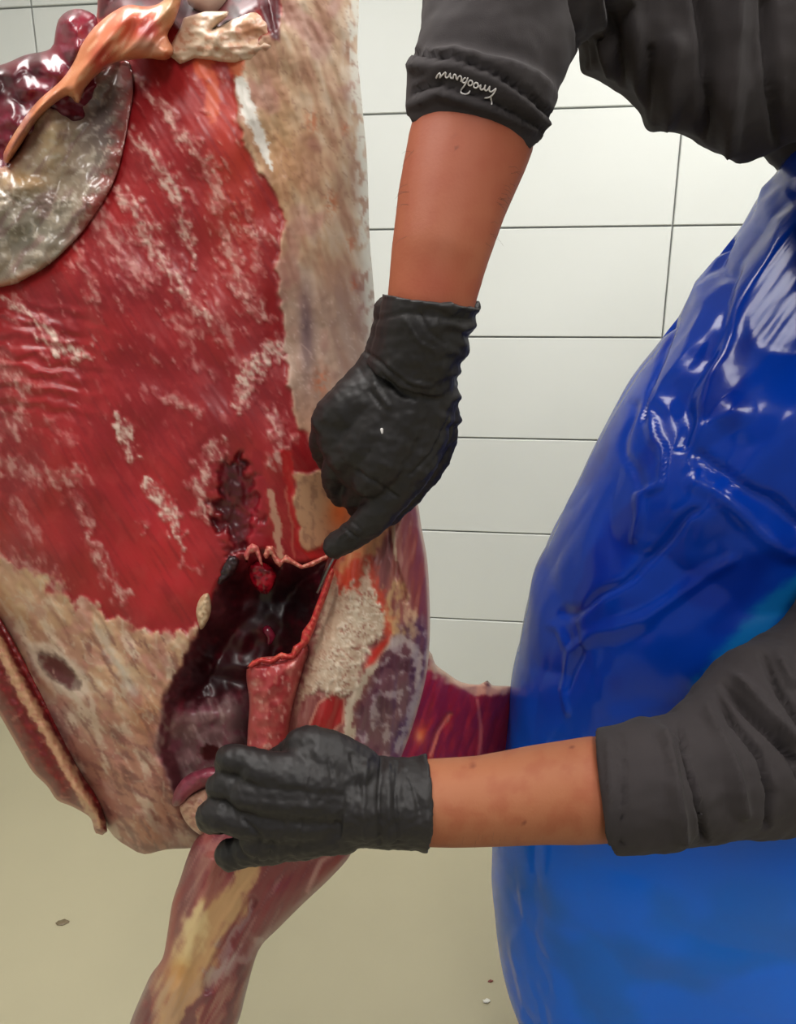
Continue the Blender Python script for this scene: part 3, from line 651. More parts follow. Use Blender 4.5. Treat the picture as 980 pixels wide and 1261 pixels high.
# the other foreleg behind, reaching towards the apron
P_FAR = [(380, 960), (380, 900), (430, 850), (480, 820), (512, 808), (520, 806), (527, 800), (532, 806), (536, 818), (552, 830), (568, 840), (590, 843), (600, 838), (606, 844), (640, 846), (662, 860), (664, 910), (650, 950), (600, 975), (530, 975)]
def far_paint(X, Y, d):
    p = Pt(len(X), (148, 28, 38), .25); fl = fib(X, Y, 108, 60, 9, 4, 201)
    p.mix((192, 46, 46), ss(0, .5, fl)*.7); p.mix((96, 20, 34), ss(560, 620, X)*.6); p.mix((206, 166, 132), ss(16, 4, d+8*fbm(X/14, Y/10, 3, 202))*ss(860, 840, Y-.1*X+60)*.9)
    p.mix((214, 160, 130), ss(0, .6, stroke([(556, 838, 6), (590, 852, 8), (620, 850, 8)], X, Y)+.3*fl)*.85)
    p.mix((232, 96, 48), np.exp(-((X-517)/9)**2-((Y-905)/14)**2)*.95); p.mix((250, 170, 110), np.exp(-((X-516)/4)**2-((Y-907)/6)**2)*.6)  # orange glow of light through thin fat is painted in
    p.mix((214, 120, 104), ss(0, .5, stroke([(553, 880, 2.5), (540, 900, 3), (530, 930, 3)], X, Y))*.8); p.mix((206, 120, 110), ss(0, .6, stroke([(588, 862, 3), (592, 900, 3), (590, 935, 3)], X, Y)+.3*fl)*.6)
    p.mix((120, 40, 30), ss(1, .7, np.hypot((X-601)/6, (Y-841)/4))); return p.out()
inflate('far_foreleg', P_FAR, lambda X, Y: .79+.0018*np.clip(X-520, -60, 400), .045, 50, 2.0, M_MEAT, CAR, far_paint, relief=lambda X, Y, d: .005*fib(X, Y, 108, 60, 14, 3, 203)-.006*ss(0, .7, stroke([(553, 880, 5), (535, 905, 5), (527, 935, 5)], X, Y)), sm=6)

# joint end with purple rim, fat lump, torn membrane edges
def piece(name, pts, col, var=18, rough=.3, step=.004, **kw):
    V, Fc = chain(pts, step, n=10, **kw)
    px, py = proj(V); c = np.array(col)+var*fbm(px/6, py/6, 3, len(pts)*7)[:, None]
    return mk(name, V, Fc, M_MEAT, CAR, lin(np.clip(c, 0, 255)), rough)
def blob(name, poly, Y, T, R_, col, col2, sc=8, sm=4, rough=.35):
    def bp(X, Y_, d):
        p = Pt(len(X), col, rough); p.mix(col2, ss(-.2, .5, fbm(X/sc, Y_/sc, 3, len(poly)))*.8); return p.out()
    inflate(name, poly, Y, T, R_, 1.6, M_MEAT, CAR, bp, relief=lambda X, Y_, d: .002*fbm(X/sc, Y_/sc, 2, 9+len(poly)), sm=sm)
blob('purple_joint_rim', [(212, 992), (215, 974), (226, 958), (244, 948), (268, 944), (300, 948), (300, 968), (262, 968), (240, 976), (226, 990)], .652, .022, 12, (118, 40, 58), (150, 66, 82), 14)
blob('joint_ball', [(222, 990), (240, 976), (265, 968), (290, 972), (290, 1030), (262, 1034), (240, 1024), (226, 1008)], .652, .016, 22, (206, 160, 132), (168, 110, 92), 6)
blob('fat_lump', [(256, 730), (260, 744), (259, 756), (254, 768), (247, 776), (243, 765), (241, 752), (246, 736)], .640, .010, 9, (214, 186, 150), (190, 150, 112), 5)
blob('dark_clot', [(292, 684), (294, 694), (288, 706), (280, 714), (268, 722), (265, 716), (270, 702), (278, 686)], .648, .008, 9, (40, 24, 28), (70, 48, 52), 5, rough=.25)
blob('torn_membrane_edge', [(300, 684), (304, 674), (310, 669), (318, 672), (322, 686), (324, 698), (320, 694), (314, 680), (308, 682), (304, 694)], .640, .004, 5, (206, 92, 90), (226, 150, 130), 5, 0)
blob('torn_membrane_edge', [(324, 684), (328, 672), (336, 672), (340, 684), (346, 690), (352, 682), (362, 690), (372, 696), (386, 690), (404, 682), (404, 687), (386, 697), (371, 701), (358, 694), (350, 692), (345, 699), (338, 693), (333, 682), (328, 690)], .638, .004, 5, (196, 92, 80), (232, 168, 140), 4, 0)
blob('frilled_cut_edge', [(303, 824), (310, 814), (322, 809), (332, 812), (346, 803), (358, 806), (361, 796), (370, 790), (372, 778), (382, 764), (390, 742), (402, 712), (409, 698), (412, 704), (404, 730), (394, 756), (386, 778), (380, 792), (370, 802), (362, 812), (346, 812), (334, 818), (322, 816), (312, 822)], .630, .005, 6, (196, 48, 48), (222, 110, 84), 6, 0)
blob('blood_clot', [(306, 698), (316, 690), (330, 694), (340, 706), (338, 720), (328, 732), (316, 726), (308, 714)], .668, .012, 12, (176, 16, 38), (96, 8, 22), 7, rough=.15)
piece('blood_clot', [(329, 776, .69, 6), (334, 783, .688, 6), (332, 790, .69, 4)], (110, 24, 44), 12, .15)

# ------------------------------------------------------------------ the butcher
MAN = empty('person', (.42, .92, 0), 'person in charcoal shirt, blue plastic apron and black gloves cutting the carcass', 'person')
# bare body: one continuous surface; joints in metres
RE = Q(612, 60, .62); RW = Q(531, 372, .545); LE = Q(1010, 905, .66); LWp = Q(515, 988, .52)
def hchain(pts, **kw): return wchain([[p[0]+.08, p[1], p[2]+.03, p[3]] for p in pts], **kw)
def wp(p, r): return [p[0], p[1], p[2], r]
RF = [(632, 20, .645, 66), (604, 100, .620, 66), (592, 134, .610, 68), (583, 163, .599, 77), (576, 185, .594, 76), (556, 250, .575, 68), (540, 320, .556, 60), (529, 378, .549, 54), (516, 420, .556, 44)]
LF = [(1010, 908, .66, 64), (900, 945, .605, 62), (800, 964, .572, 54), (768, 968, .567, 52), (738, 971, .558, 63), (700, 975, .551, 61), (660, 978, .543, 58), (590, 986, .53, 53), (520, 988, .523, 51), (470, 988, .522, 42)]
body = [chain(RF, .02, n=20), chain(LF, .02, n=20),
        wchain([[.50, .94, .90, .14], [.52, .94, 1.05, .13], [.57, .94, 1.2, .125], [.62, .94, 1.34, .125], [.645, .94, 1.46, .10]], n=24),
        wchain([[.65, .80, 1.52, .065], [.65, .94, 1.54, .08], [.65, 1.07, 1.53, .06]], n=20),
        wchain([[.645, .94, 1.54, .062], [.625, .93, 1.65, .058], [.60, .92, 1.71, .06]], n=18),
        hchain([[.51, .92, 1.70, .078], [.515, .92, 1.75, .092], [.52, .92, 1.79, .09]], n=22),            # head
        hchain([[.455, .92, 1.665, .03], [.48, .92, 1.67, .05]], n=14), hchain([[.418, .92, 1.735, .011], [.405, .92, 1.712, .015]], n=12),  # chin, nose
        hchain([[.53, .825, 1.72, .012], [.535, .823, 1.74, .014]], n=10), hchain([[.53, 1.015, 1.72, .012], [.535, 1.017, 1.74, .014]], n=10),
        wchain([[.65, .80, 1.52, .064], wp(Q(1120, 220, .80), .055), wp(Q(1145, 420, .745), .052), wp(Q(1138, 640, .705), .048), wp(Q(1075, 820, .685), .046), wp(LE, .045)], n=18),
        wchain([[.65, 1.07, 1.54, .06], wp(Q(860, -90, .86), .058), wp(Q(770, -105, .78), .055), wp(Q(690, -60, .705), .05), wp(Q(640, 0, .655), .046), wp(Q(606, 95, .617), .045)], n=18)]
for sy in (-1, 1):
    body.append(wchain([[.50, .94+.085*sy, .92, .095], [.47, .94+.10*sy, .70, .08], [.45, .94+.105*sy, .50, .058], [.47, .94+.11*sy, .32, .055], [.49, .94+.11*sy, .10, .042], [.48, .94+.11*sy, .05, .04]], n=18))
    body.append(wchain([[.50, .94+.11*sy, .045, .036], [.40, .94+.12*sy, .04, .036], [.33, .94+.125*sy, .035, .03]], n=14))
def skin_paint(co, px, py):
    n = len(co); c = np.tile(np.array((150, 92, 62), float), (n, 1))
    def mx(col, m): c[:] = c*(1-np.clip(m, 0, 1)[:, None])+np.array(col)*np.clip(m, 0, 1)[:, None]
    f = fbm(px/30, py/30, 3, 301)
    mx((138, 74, 48), ss(-.2, .6, f)*.6)
    mx((138, 66, 44), ss(420, 200, py)*ss(700, 640, px)*.65); mx((150, 68, 48), np.exp(-((px-535)/60)**2-((py-355)/40)**2)*.6)
    mx((166, 92, 68), np.exp(-((px-745)/25)**2-((py-970)/60)**2)*.5)
    for mx_, my, r in [(562, 165, 3), (560, 182, 2), (634, 262, 2), (705, 920, 2.5), (582, 942, 2), (645, 1012, 2.5), (690, 998, 2), (660, 990, 1.5), (560, 270, 1.5), (590, 205, 1.5)]:
        mx((96, 44, 30), ss(r*1.3, r*.6, np.hypot(px-mx_, py-my))*.8)
    return c
SKIN = fuse('body', body, .004, 6, M_SKIN, MAN, None, skin_paint)
# hair
hv, hf = hchain([[.535, .92, 1.765, .098], [.54, .92, 1.81, .085], [.53, .92, 1.83, .07]], n=22)
fuse('hair', [(hv, hf)], .006, 3, M_HAIR, MAN, lambda co, no, px, py: .004*pn(co[:, 1]*90, co[:, 2]*30, 5))
# face details
for sy in (-1, 1):
    V, Fc = hchain([[.437, .92+.032*sy, 1.743, .010], [.433, .92+.034*sy, 1.743, .010]], n=12)
    mk('eye', V, Fc, plain('eye_white', (225, 222, 215), .2), MAN)
V, Fc = hchain([[.432, .895, 1.688, .006], [.424, .92, 1.690, .008], [.432, .945, 1.688, .006]], n=10)
mk('mouth', V, Fc, plain('lips', (160, 84, 76), .4), MAN)
# trousers and boots
tr_ = [wchain([[.50, .94, .92, .165], [.50, .94, 1.02, .165]], n=24)]
for sy in (-1, 1):
    tr_.append(wchain([[.50, .94+.085*sy, .90, .115], [.47, .94+.10*sy, .70, .10], [.46, .94+.105*sy, .50, .082], [.48, .94+.11*sy, .30, .078], [.49, .94+.11*sy, .22, .076]], n=20))
fuse('trousers', tr_, .008, 4, M_TROUS, MAN, lambda co, no, px, py: .004*fbm(co[:, 0]*20, co[:, 2]*24, 3, 7))
for sy in (-1, 1):
    fuse('rubber_boot', [wchain([[.49, .94+.11*sy, .26, .078], [.49, .94+.11*sy, .09, .062], [.49, .94+.11*sy, .055, .055]], n=18), wchain([[.50, .94+.11*sy, .052, .05], [.40, .94+.12*sy, .05, .05], [.32, .94+.125*sy, .042, .042]], n=16)], .006, 3, M_BOOT, MAN)

# --- shirt: crease lines in the folds, (depth mm, [(px,py,halfwidth)])
def creases(lst, px, py, gate):
    r = np.zeros(len(px))
    for k, pts in lst: r += k*.001*np.clip(stroke(pts, px, py), 0, 1)**1.3*gate
    return r
SH_FOLD = [(-6, [(512, 66, 5), (560, 70, 6), (610, 88, 6), (655, 120, 6), (694, 160, 5)]), (3, [(508, 82, 10), (560, 84, 12), (610, 103, 12), (655, 135, 12), (684, 160, 8)]),
  (-4, [(508, 112, 4), (540, 102, 5), (600, 122, 5), (655, 152, 5), (672, 165, 4)]), (3, [(505, 130, 6), (540, 116, 7), (600, 134, 7), (660, 160, 6)]),
  (-9, [(705, -40, 10), (712, 20, 10), (716, 60, 8), (722, 90, 6)]), (7, [(728, -20, 14), (740, 40, 14), (752, 98, 9)]), (-8, [(745, -30, 9), (758, 40, 9), (768, 112, 7)]), (6, [(775, 0, 16), (785, 70, 18), (790, 135, 12)]),
  (-7, [(800, 60, 8), (796, 110, 8), (795, 160, 7)]), (7, [(830, 60, 22), (826, 120, 20), (822, 160, 12)]), (-12, [(860, -20, 14), (872, 60, 16), (870, 130, 12), (862, 180, 8)]), (10, [(905, 0, 26), (900, 100, 26), (898, 185, 16)]),
  (-9, [(945, 0, 12), (950, 80, 12), (958, 170, 10)]), (5, [(690, 150, 5), (704, 120, 6), (714, 96, 5)]), (-4, [(684, 140, 3), (696, 112, 4), (704, 90, 4)])]
SL_FOLD = [(-9, [(835, 882, 4), (842, 920, 5), (856, 970, 6), (868, 1036, 5)]), (6, [(818, 890, 12), (826, 960, 14), (838, 1030, 12)]), (-9, [(878, 850, 5), (900, 885, 6), (935, 930, 6), (950, 980, 6), (944, 1018, 5)]), (7, [(870, 870, 14), (895, 930, 16), (915, 1000, 14)]),
  (-11, [(876, 828, 6), (905, 860, 7), (945, 900, 7), (985, 940, 6)]), (8, [(905, 830, 13), (940, 870, 14), (980, 910, 12)]), (-9, [(938, 806, 6), (958, 850, 6), (985, 890, 6)]), (7, [(955, 800, 10), (975, 840, 10)]),
  (-3, [(800, 890, 3), (815, 930, 5), (820, 960, 3)]), (-3, [(765, 905, 3), (768, 960, 3), (764, 1040, 3)]), (3, [(748, 910, 7), (752, 970, 7), (749, 1040, 7)]), (-5, [(960, 900, 5), (985, 960, 6)])]
def shirt_disp(co, no, px, py):
    g = ss(.2, -.3, no[:, 1]); r = 1.2*creases(SH_FOLD, px, py, g*ss(300, 260, py))+1.5*creases(SL_FOLD, px, py, g*ss(600, 700, py))
    q = np.minimum(segdist([(505, 135), (540, 122), (600, 140), (668, 165)], px, py)[0], segdist([(745, 900), (745, 1045)], px, py)[0])
    return r+(.0022*fbm(co[:, 0]*28, co[:, 2]*28, 3, 311)+.0035*fbm(co[:, 0]*11, co[:, 1]*11+co[:, 2]*8, 2, 312))*(.12+.88*ss(10, 50, q))
CUFF_R = Q(585, 142, .60)
P_TORSO = [(712, 60), (716, 92), (726, 92), (738, 100), (756, 107), (770, 117), (784, 134), (792, 150), (797, 163), (815, 161), (832, 164), (848, 173), (864, 184), (886, 196), (910, 203), (930, 194), (955, 184), (985, 172), (1040, 190), (1100, 230), (1160, 120), (1120, -150), (960, -230), (800, -200), (680, -120), (690, -20)]
tv, tf, _, _, _ = inflate_data(P_TORSO, lambda X, Y: .76+.0001*(X-700)-.0*Y, .085, 100, 6, Tb=.10, sm=7)
tf = [tuple(r) for r in tf]
shirt_parts = [chain([(587, 140, .603, 87), (594, 105, .606, 90), (606, 60, .62, 96), (628, 0, .64, 104), (680, -70, .69, 118), (760, -110, .76, 130), (860, -90, .84, 130)], .015, n=28, cap=0),
   chain([(584, 152, .606, 87), (589, 128, .599, 90), (595, 100, .600, 94)], .004, n=30, cap=0),
   (tv, tf),
   chain([(758, 973, .555, 71), (800, 964, .565, 76), (850, 958, .582, 79), (900, 938, .605, 92), (950, 912, .63, 112), (1010, 890, .66, 124), (1080, 810, .68, 112), (1140, 640, .70, 105), (1145, 420, .74, 102), (1110, 220, .80, 105)], .02, n=28, cap=0),
   chain([(746, 973, .552, 75), (772, 971, .5495, 76), (812, 964, .560, 77)], .004, n=28, cap=0),
   wchain([[.60, .94, 1.10, .145], [.635, .94, 1.3, .15], [.65, .94, 1.46, .13], [.65, .94, 1.56, .085]], n=28),
   wchain([[.65, .77, 1.52, .085], [.65, .94, 1.55, .10], [.65, 1.08, 1.54, .085], wp(Q(860, -90, .86), .085)], n=24)]
shirt_parts.append(wchain([wp(Q(1110, 240, .80), .078), [.65, .80, 1.50, .085], [.65, .90, 1.54, .09]], n=24))
SHIRT = fuse('shirt', shirt_parts, .0032, 6, M_SHIRT, MAN, shirt_disp)

# --- white script stitched upside down on the rolled cuff
dg = bpy.context.evaluated_depsgraph_get(); dg.update()
def bvh(o):
    me = o.data; return BVHTree.FromPolygons([v.co.copy() for v in me.vertices], [tuple(p.vertices) for p in me.polygons])
def hit(b, px, py, lift=.0006):
    d = Vector(Q(px, py, 1.0))-Vector((0, 0, CZ)); d.normalize()
    loc, nr, i, t = b.ray_cast(Vector((0, 0, CZ)), d)
    if loc is None: return None
    return np.array(loc)-np.array(d)*lift
bs_ = bvh(SHIRT)
def zz(lst, ox=500, oy=0, k=240/980.): return [(ox+x*k, oy+y*k) for x, y in lst]
SCRIPT = [[(152, 392), (160, 375), (170, 368), (172, 380), (168, 392), (182, 378), (196, 364)], [(200, 368), (197, 384), (204, 392), (214, 384), (222, 370), (222, 386), (228, 394)],
  [(236, 394), (240, 376), (250, 378), (252, 394), (258, 402), (262, 388), (272, 382), (278, 392), (276, 408)], [(296, 392), (286, 400), (284, 414), (296, 416), (306, 404), (310, 390), (304, 410), (292, 432), (278, 450), (276, 466), (292, 474), (312, 470), (320, 458)],
  [(322, 404), (312, 414), (314, 428), (326, 430), (334, 418), (330, 406), (322, 404)], [(350, 416), (340, 424), (342, 440), (354, 442), (362, 430), (358, 418), (350, 416)], [(366, 436), (376, 428), (372, 444), (380, 452), (392, 444), (398, 430)],
  [(396, 436), (394, 450), (404, 456), (414, 446), (420, 436)], [(420, 438), (418, 456), (428, 462), (440, 454), (452, 446), (440, 470), (424, 486), (404, 492), (386, 488)], [(424, 486), (428, 504), (430, 524)]]
sp = []
for st in SCRIPT:
    P = smoothpoly(np.array(zz(st)), 1.2, False); pts = [hit(bs_, x, y) for x, y in P]; pts = [p for p in pts if p is not None]
    if len(pts) > 2: sp.append(tube_data(np.array(pts), .00055, n=6, cap=2))
V, Fc = join(sp); LET = mk('sleeve_lettering', V, Fc, M_THREAD); LET['label'] = 'white stitched handwriting, upside down on the cuff'
LET.parent = SHIRT

# --- gloves
GR_FOLD = [(-2.2, [(445, 430, 4), (480, 455, 5), (505, 475, 4)]), (2.0, [(478, 450, 5), (500, 470, 6), (530, 475, 4)]), (-2.4, [(470, 462, 4), (495, 485, 5), (510, 492, 3)]), (2.0, [(462, 475, 5), (478, 500, 5)]), (-2.0, [(455, 480, 3), (468, 500, 4)]),
  (1.5, [(500, 395, 3), (515, 420, 4), (535, 432, 3)]), (-1.6, [(515, 385, 4), (530, 410, 4), (548, 424, 3)]), (2., [(418, 662, 2.2), (426, 656, 2.5), (432, 664, 2)]), (-2., [(424, 650, 2), (432, 656, 2.5), (440, 664, 2)]), (-1.6, [(434, 642, 2), (444, 652, 2.5)]), (1.6, [(430, 646, 2.), (438, 652, 2.5)]),
  (-2.2, [(440, 580, 3), (470, 600, 4), (490, 612, 3)]), (1.4, [(560, 520, 4), (545, 560, 5), (520, 590, 4)]), (-1.8, [(552, 515, 3), (535, 555, 4), (505, 585, 3)]), (-1.2, [(455, 395, 5), (500, 385, 6), (575, 395, 5)])]
def nz(co, a, b): return a*fbm(co[:, 0]*60+co[:, 1]*20, co[:, 2]*60, 3, 321)+b*fbm(co[:, 0]*170+co[:, 1]*60, co[:, 2]*170, 3, 322)
def gr_disp(co, no, px, py):
    g = ss(.4, -.2, no[:, 1]); edge = ss(520, 570, px)*ss(600, 500, py)
    return creases(GR_FOLD, px, py, g)+nz(co, .0010, .0005)+edge*.0016*np.sin(py/4.5+2*pn(px/20, py/20, 3))
P_PALM_R = [(474, 362), (458, 400), (444, 436), (418, 468), (390, 498), (386, 528), (398, 566), (418, 592), (450, 616), (486, 622), (512, 604), (538, 576), (552, 536), (560, 500), (568, 450), (576, 400), (582, 374)]
gv, gf, _, _, _ = inflate_data(P_PALM_R, .572, .022, 40, 3, Tb=.018, sm=7)
gv2, gf2, _, _, _ = inflate_data([(471, 358), (500, 364), (545, 374), (590, 374), (588, 382), (578, 400), (560, 420), (500, 420), (460, 404)], .556, .026, 55, 3, Tb=.03, sm=5)
right_glove = [(gv, [tuple(r) for r in gf]),
  chain([(529, 376, .551, 60), (524, 400, .551, 58), (516, 430, .556, 58), (505, 460, .562, 56)], .006, n=26, cap=0),
  chain([(531, 372, .550, 61.5), (530, 378, .550, 60.5)], .002, n=30, cap=0),
  chain([(588, 374, .553, 5), (584, 382, .55, 5), (580, 392, .548, 4)], .003, n=10),
  chain([(480, 480, .565, 40), (430, 505, .566, 34), (408, 520, .572, 25)], .006, n=16), chain([(490, 490, .56, 40), (450, 545, .56, 34), (428, 560, .566, 26)], .006, n=16),
  chain([(505, 490, .56, 42), (475, 565, .555, 34), (458, 588, .56, 27)], .006, n=16), chain([(530, 490, .562, 36), (505, 570, .56, 32), (486, 604, .562, 24)], .006, n=16),
  chain([(408, 520, .574, 24), (400, 548, .598, 20), (416, 570, .622, 18), (440, 560, .632, 16)], .005, n=14),
  chain([(424, 560, .572, 23), (412, 590, .590, 17), (428, 610, .612, 17), (450, 592, .63, 16)], .005, n=14),
  chain([(456, 590, .568, 24), (440, 612, .592, 19), (452, 632, .612, 17), (472, 612, .628, 16)], .005, n=14),
  chain([(486, 604, .562, 24), (462, 634, .566, 22), (446, 650, .571, 19.5), (430, 662, .578, 18), (412, 672, .584, 16)], .004, n=18),
  chain([(540, 500, .575, 28), (536, 556, .592, 22), (512, 596, .606, 19), (478, 634, .612, 16)], .005, n=14)]
GR = fuse('glove', right_glove, .0016, 5, M_GLOVE, MAN, gr_disp); GR['label'] = 'black glove on the hand that pushes the knife'
V, Fc = [], []
pth = [hit(bvh(GR), x, y, .0003) for x, y in ((470, 529), (470.5, 533))]
V, Fc = tube_data(np.array(pth), [.0012, .0008], n=8); o = mk('white_fleck', V, Fc, M_THREAD); o.parent = GR

GL_FOLD = [(-3, [(470, 935, 4), (466, 985, 5), (468, 1038, 4)]), (2.2, [(478, 940, 5), (478, 985, 6), (480, 1036, 5)]), (-2.4, [(490, 938, 3), (486, 985, 4), (490, 1038, 3)]), (2.2, [(452, 935, 6), (446, 985, 8), (450, 1036, 5)]), (-1.4, [(432, 930, 5), (440, 960, 5), (446, 990, 4)]), (-1.2, [(405, 935, 4), (410, 965, 4)]), (-1.0, [(384, 945, 4), (378, 985, 4)]),
  (-2.2, [(300, 1010, 4), (320, 1030, 5), (316, 1060, 3)]), (-1.8, [(335, 1035, 3), (330, 1062, 3)]), (1.5, [(345, 1030, 5), (345, 1060, 4)]), (-1.4, [(370, 1010, 3), (366, 1050, 3)]), (-1.6, [(500, 950, 3), (512, 980, 4), (516, 1000, 3)]), (1.4, [(498, 945, 4), (506, 970, 4)])]
def gl_disp(co, no, px, py):
    g = ss(.4, -.2, no[:, 1]); return creases(GL_FOLD, px, py, g)+nz(co, .0010, .0005)
P_PALM_L = [(345, 926), (360, 915), (400, 912), (440, 930), (470, 945), (480, 990), (470, 1030), (430, 1041), (385, 1051), (340, 1061), (300, 1068), (294, 1040), (296, 1000), (302, 965), (312, 932)]
pv, pf, _, _, _ = inflate_data(P_PALM_L, lambda X, Y: .524-.00004*(X-400), .026, 44, 3, Tb=.02, sm=7)
left_glove = [(pv, [tuple(r) for r in pf]),
  chain([(522, 988, .523, 55.5), (490, 988, .520, 53), (450, 986, .518, 54), (420, 984, .516, 52)], .006, n=26, cap=0), chain([(526, 988, .523, 57), (518, 988, .523, 56)], .002, n=30, cap=0),
  chain([(520, 1038, .53, 7), (526, 1042, .532, 5)], .003, n=10),
  chain([(430, 962, .515, 34), (380, 956, .507, 30), (318, 946, .507, 23)], .006, n=16), chain([(430, 980, .512, 36), (375, 980, .503, 32), (306, 975, .503, 24)], .006, n=16),
  chain([(430, 1000, .512, 36), (370, 1006, .504, 32), (300, 1008, .504, 24)], .006, n=16), chain([(430, 1008, .516, 32), (375, 1026, .510, 30), (308, 1044, .510, 23)], .006, n=16),
  chain([(420, 1014, .509, 36), (322, 1030, .506, 27)], .006, n=16), chain([(420, 968, .512, 32), (312, 961, .511, 22)], .006, n=16), chain([(420, 992, .510, 32), (304, 992, .509, 22)], .006, n=16),
  chain([(330, 945, .508, 21), (300, 937, .511, 19), (284, 936, .518, 19), (286, 944, .538, 17), (312, 950, .554, 16), (335, 955, .552, 14)], .005, n=14),
  chain([(306, 974, .506, 22), (286, 968, .508, 19), (272, 967, .516, 18), (276, 972, .538, 17), (305, 978, .554, 15), (330, 980, .552, 14)], .005, n=14),
  chain([(300, 1008, .506, 23), (276, 1002, .506, 22), (262, 1004, .514, 21), (266, 1008, .538, 18), (295, 1010, .554, 15), (320, 1008, .552, 14)], .005, n=14),
  chain([(310, 1044, .512, 22), (296, 1050, .513, 20), (284, 1052, .519, 19), (286, 1050, .540, 16), (305, 1040, .554, 14), (325, 1036, .552, 13)], .005, n=14),
  chain([(440, 950, .522, 32), (405, 926, .522, 27), (374, 916, .526, 22), (366, 922, .542, 19), (340, 936, .56, 15)], .005, n=16)]
GL = fuse('glove', left_glove, .0016, 5, M_GLOVE, MAN, gl_disp); GL['label'] = 'black glove gripping the leg'

# --- arm hair, too fine to count
rng = np.random.default_rng(4); hv = []; sk = bvh(SKIN)
edges = [((640, 215), (606, 300), (1, .25)), ((655, 190), (622, 250), (1, .3)), ((540, 1036), (690, 1038), (-.2, 1)), ((500, 180), (480, 330), (-1, .4))]
for (x0, y0), (x1, y1), (dx, dy) in edges:
    for k in range(9):
        t = rng.random(); x = x0+(x1-x0)*t-dx*9+rng.normal(0, 4); y = y0+(y1-y0)*t-dy*9+rng.normal(0, 4)
        h = hit(sk, x, y, 0)
        if h is None or h[1] > .8: continue
        L = .005+.006*rng.random(); d1 = np.array([dx, -.3, -dy*.8+rng.normal(0, .3)])*L
        hv.append(tube_data(np.array([h, h+d1*.5, h+d1*.8+np.array([0, 0, -.002])]), [.00008, .00007, .00004], n=4, cap=1))
V, Fc = join(hv); o = mk('arm_hair', V, Fc, M_HAIR); o['kind'] = 'stuff'; o.parent = SKIN

# --- blue plastic apron wrapped round the front
ZK = [1.66, 1.58, 1.50, 1.443, 1.30, 1.176, .98, .86, .76, .58, .42, .33, .262, .20]
XF = [.55, .51, .462, .425, .325, .262, .184, .165, .154, .143, .147, .165, .193, .215]
AA = [.20, .22, .24, .25, .27, .29, .31, .31, .31, .32, .32, .31, .30, .29]
BB = [.16, .175, .185, .19, .20, .20, .20, .20, .205, .22, .235, .24, .24, .24]
nz_, nf = 330, 300
zg = np.linspace(1.60, .20, nz_); ph = np.radians(np.linspace(-128, 128, nf))
ZG, PHI = np.meshgrid(zg, ph, indexing='ij')
zi = ZK[::-1]
def it(A): return np.interp(ZG, zi, A[::-1])
def sm1(A):
    k = np.ones(25)/25; return np.apply_along_axis(lambda c: np.convolve(np.pad(c, 12, mode='edge'), k, 'valid'), 0, A)
xf, aa, bb = sm1(it(XF)), sm1(it(AA)), sm1(it(BB))
e = 2/2.3
cx_ = np.sign(np.cos(PHI))*np.abs(np.cos(PHI))**e; sy_ = np.sign(np.sin(PHI))*np.abs(np.sin(PHI))**e
XA = xf+aa-aa*cx_; YA = .93+bb*sy_; P3 = np.stack([XA, YA, ZG], -1)
def grid_normals(P):
    du = np.gradient(P, axis=0); dv = np.gradient(P, axis=1); nn = np.cross(du, dv); return nn/np.linalg.norm(nn, axis=2)[..., None]
N3 = grid_normals(P3)
if (N3[..., 0]*(XA-xf-aa)).mean() < 0: N3 = -N3
arc = (PHI*.24); u = arc*1.0; v = ZG
px, py = proj(P3)
def ridge(a, b, s): return 1-np.abs(fbm(a, b, 2, s))*2.2
wu = u+.03*fbm(u*9, v*7, 2, 401); wv = v+.03*fbm(u*9+4, v*7, 2, 402)
f1, f2, idv = worley((wu*1.0+wv*.35)*11, (wv-wu*.5)*6.5, 31)
g1, g2, _ = worley((wu-wv*.3)*26, (wv+wu*.4)*17, 37)
calm = ss(.95, .70, ZG)                              # the lower apron hangs smoother
def cr_(ang, l1, l2, sd_): 
    c, n_ = math.cos(ang), math.sin(ang); return np.abs(pn((wu*c+wv*n_)/l1+3.1, (-wu*n_+wv*c)/l2, sd_))
dsp = (1-.6*calm)*(.018*cr_(1.15, .45, .15, 421)+.014*cr_(.35, .34, .12, 422)+.006*cr_(2.0, .24, .08, 423))+(1-.75*calm)*(.0012*cr_(.9, .10, .035, 424))+.008*fbm(u*5, v*4, 2, 403)-.012
dsp = dsp*(.4+.6*ss(.15, .7, np.abs(PHI)))
wpx = px+12*fbm(u*12, v*10, 2, 441); wpy = py+12*fbm(u*12+6, v*10, 2, 442)
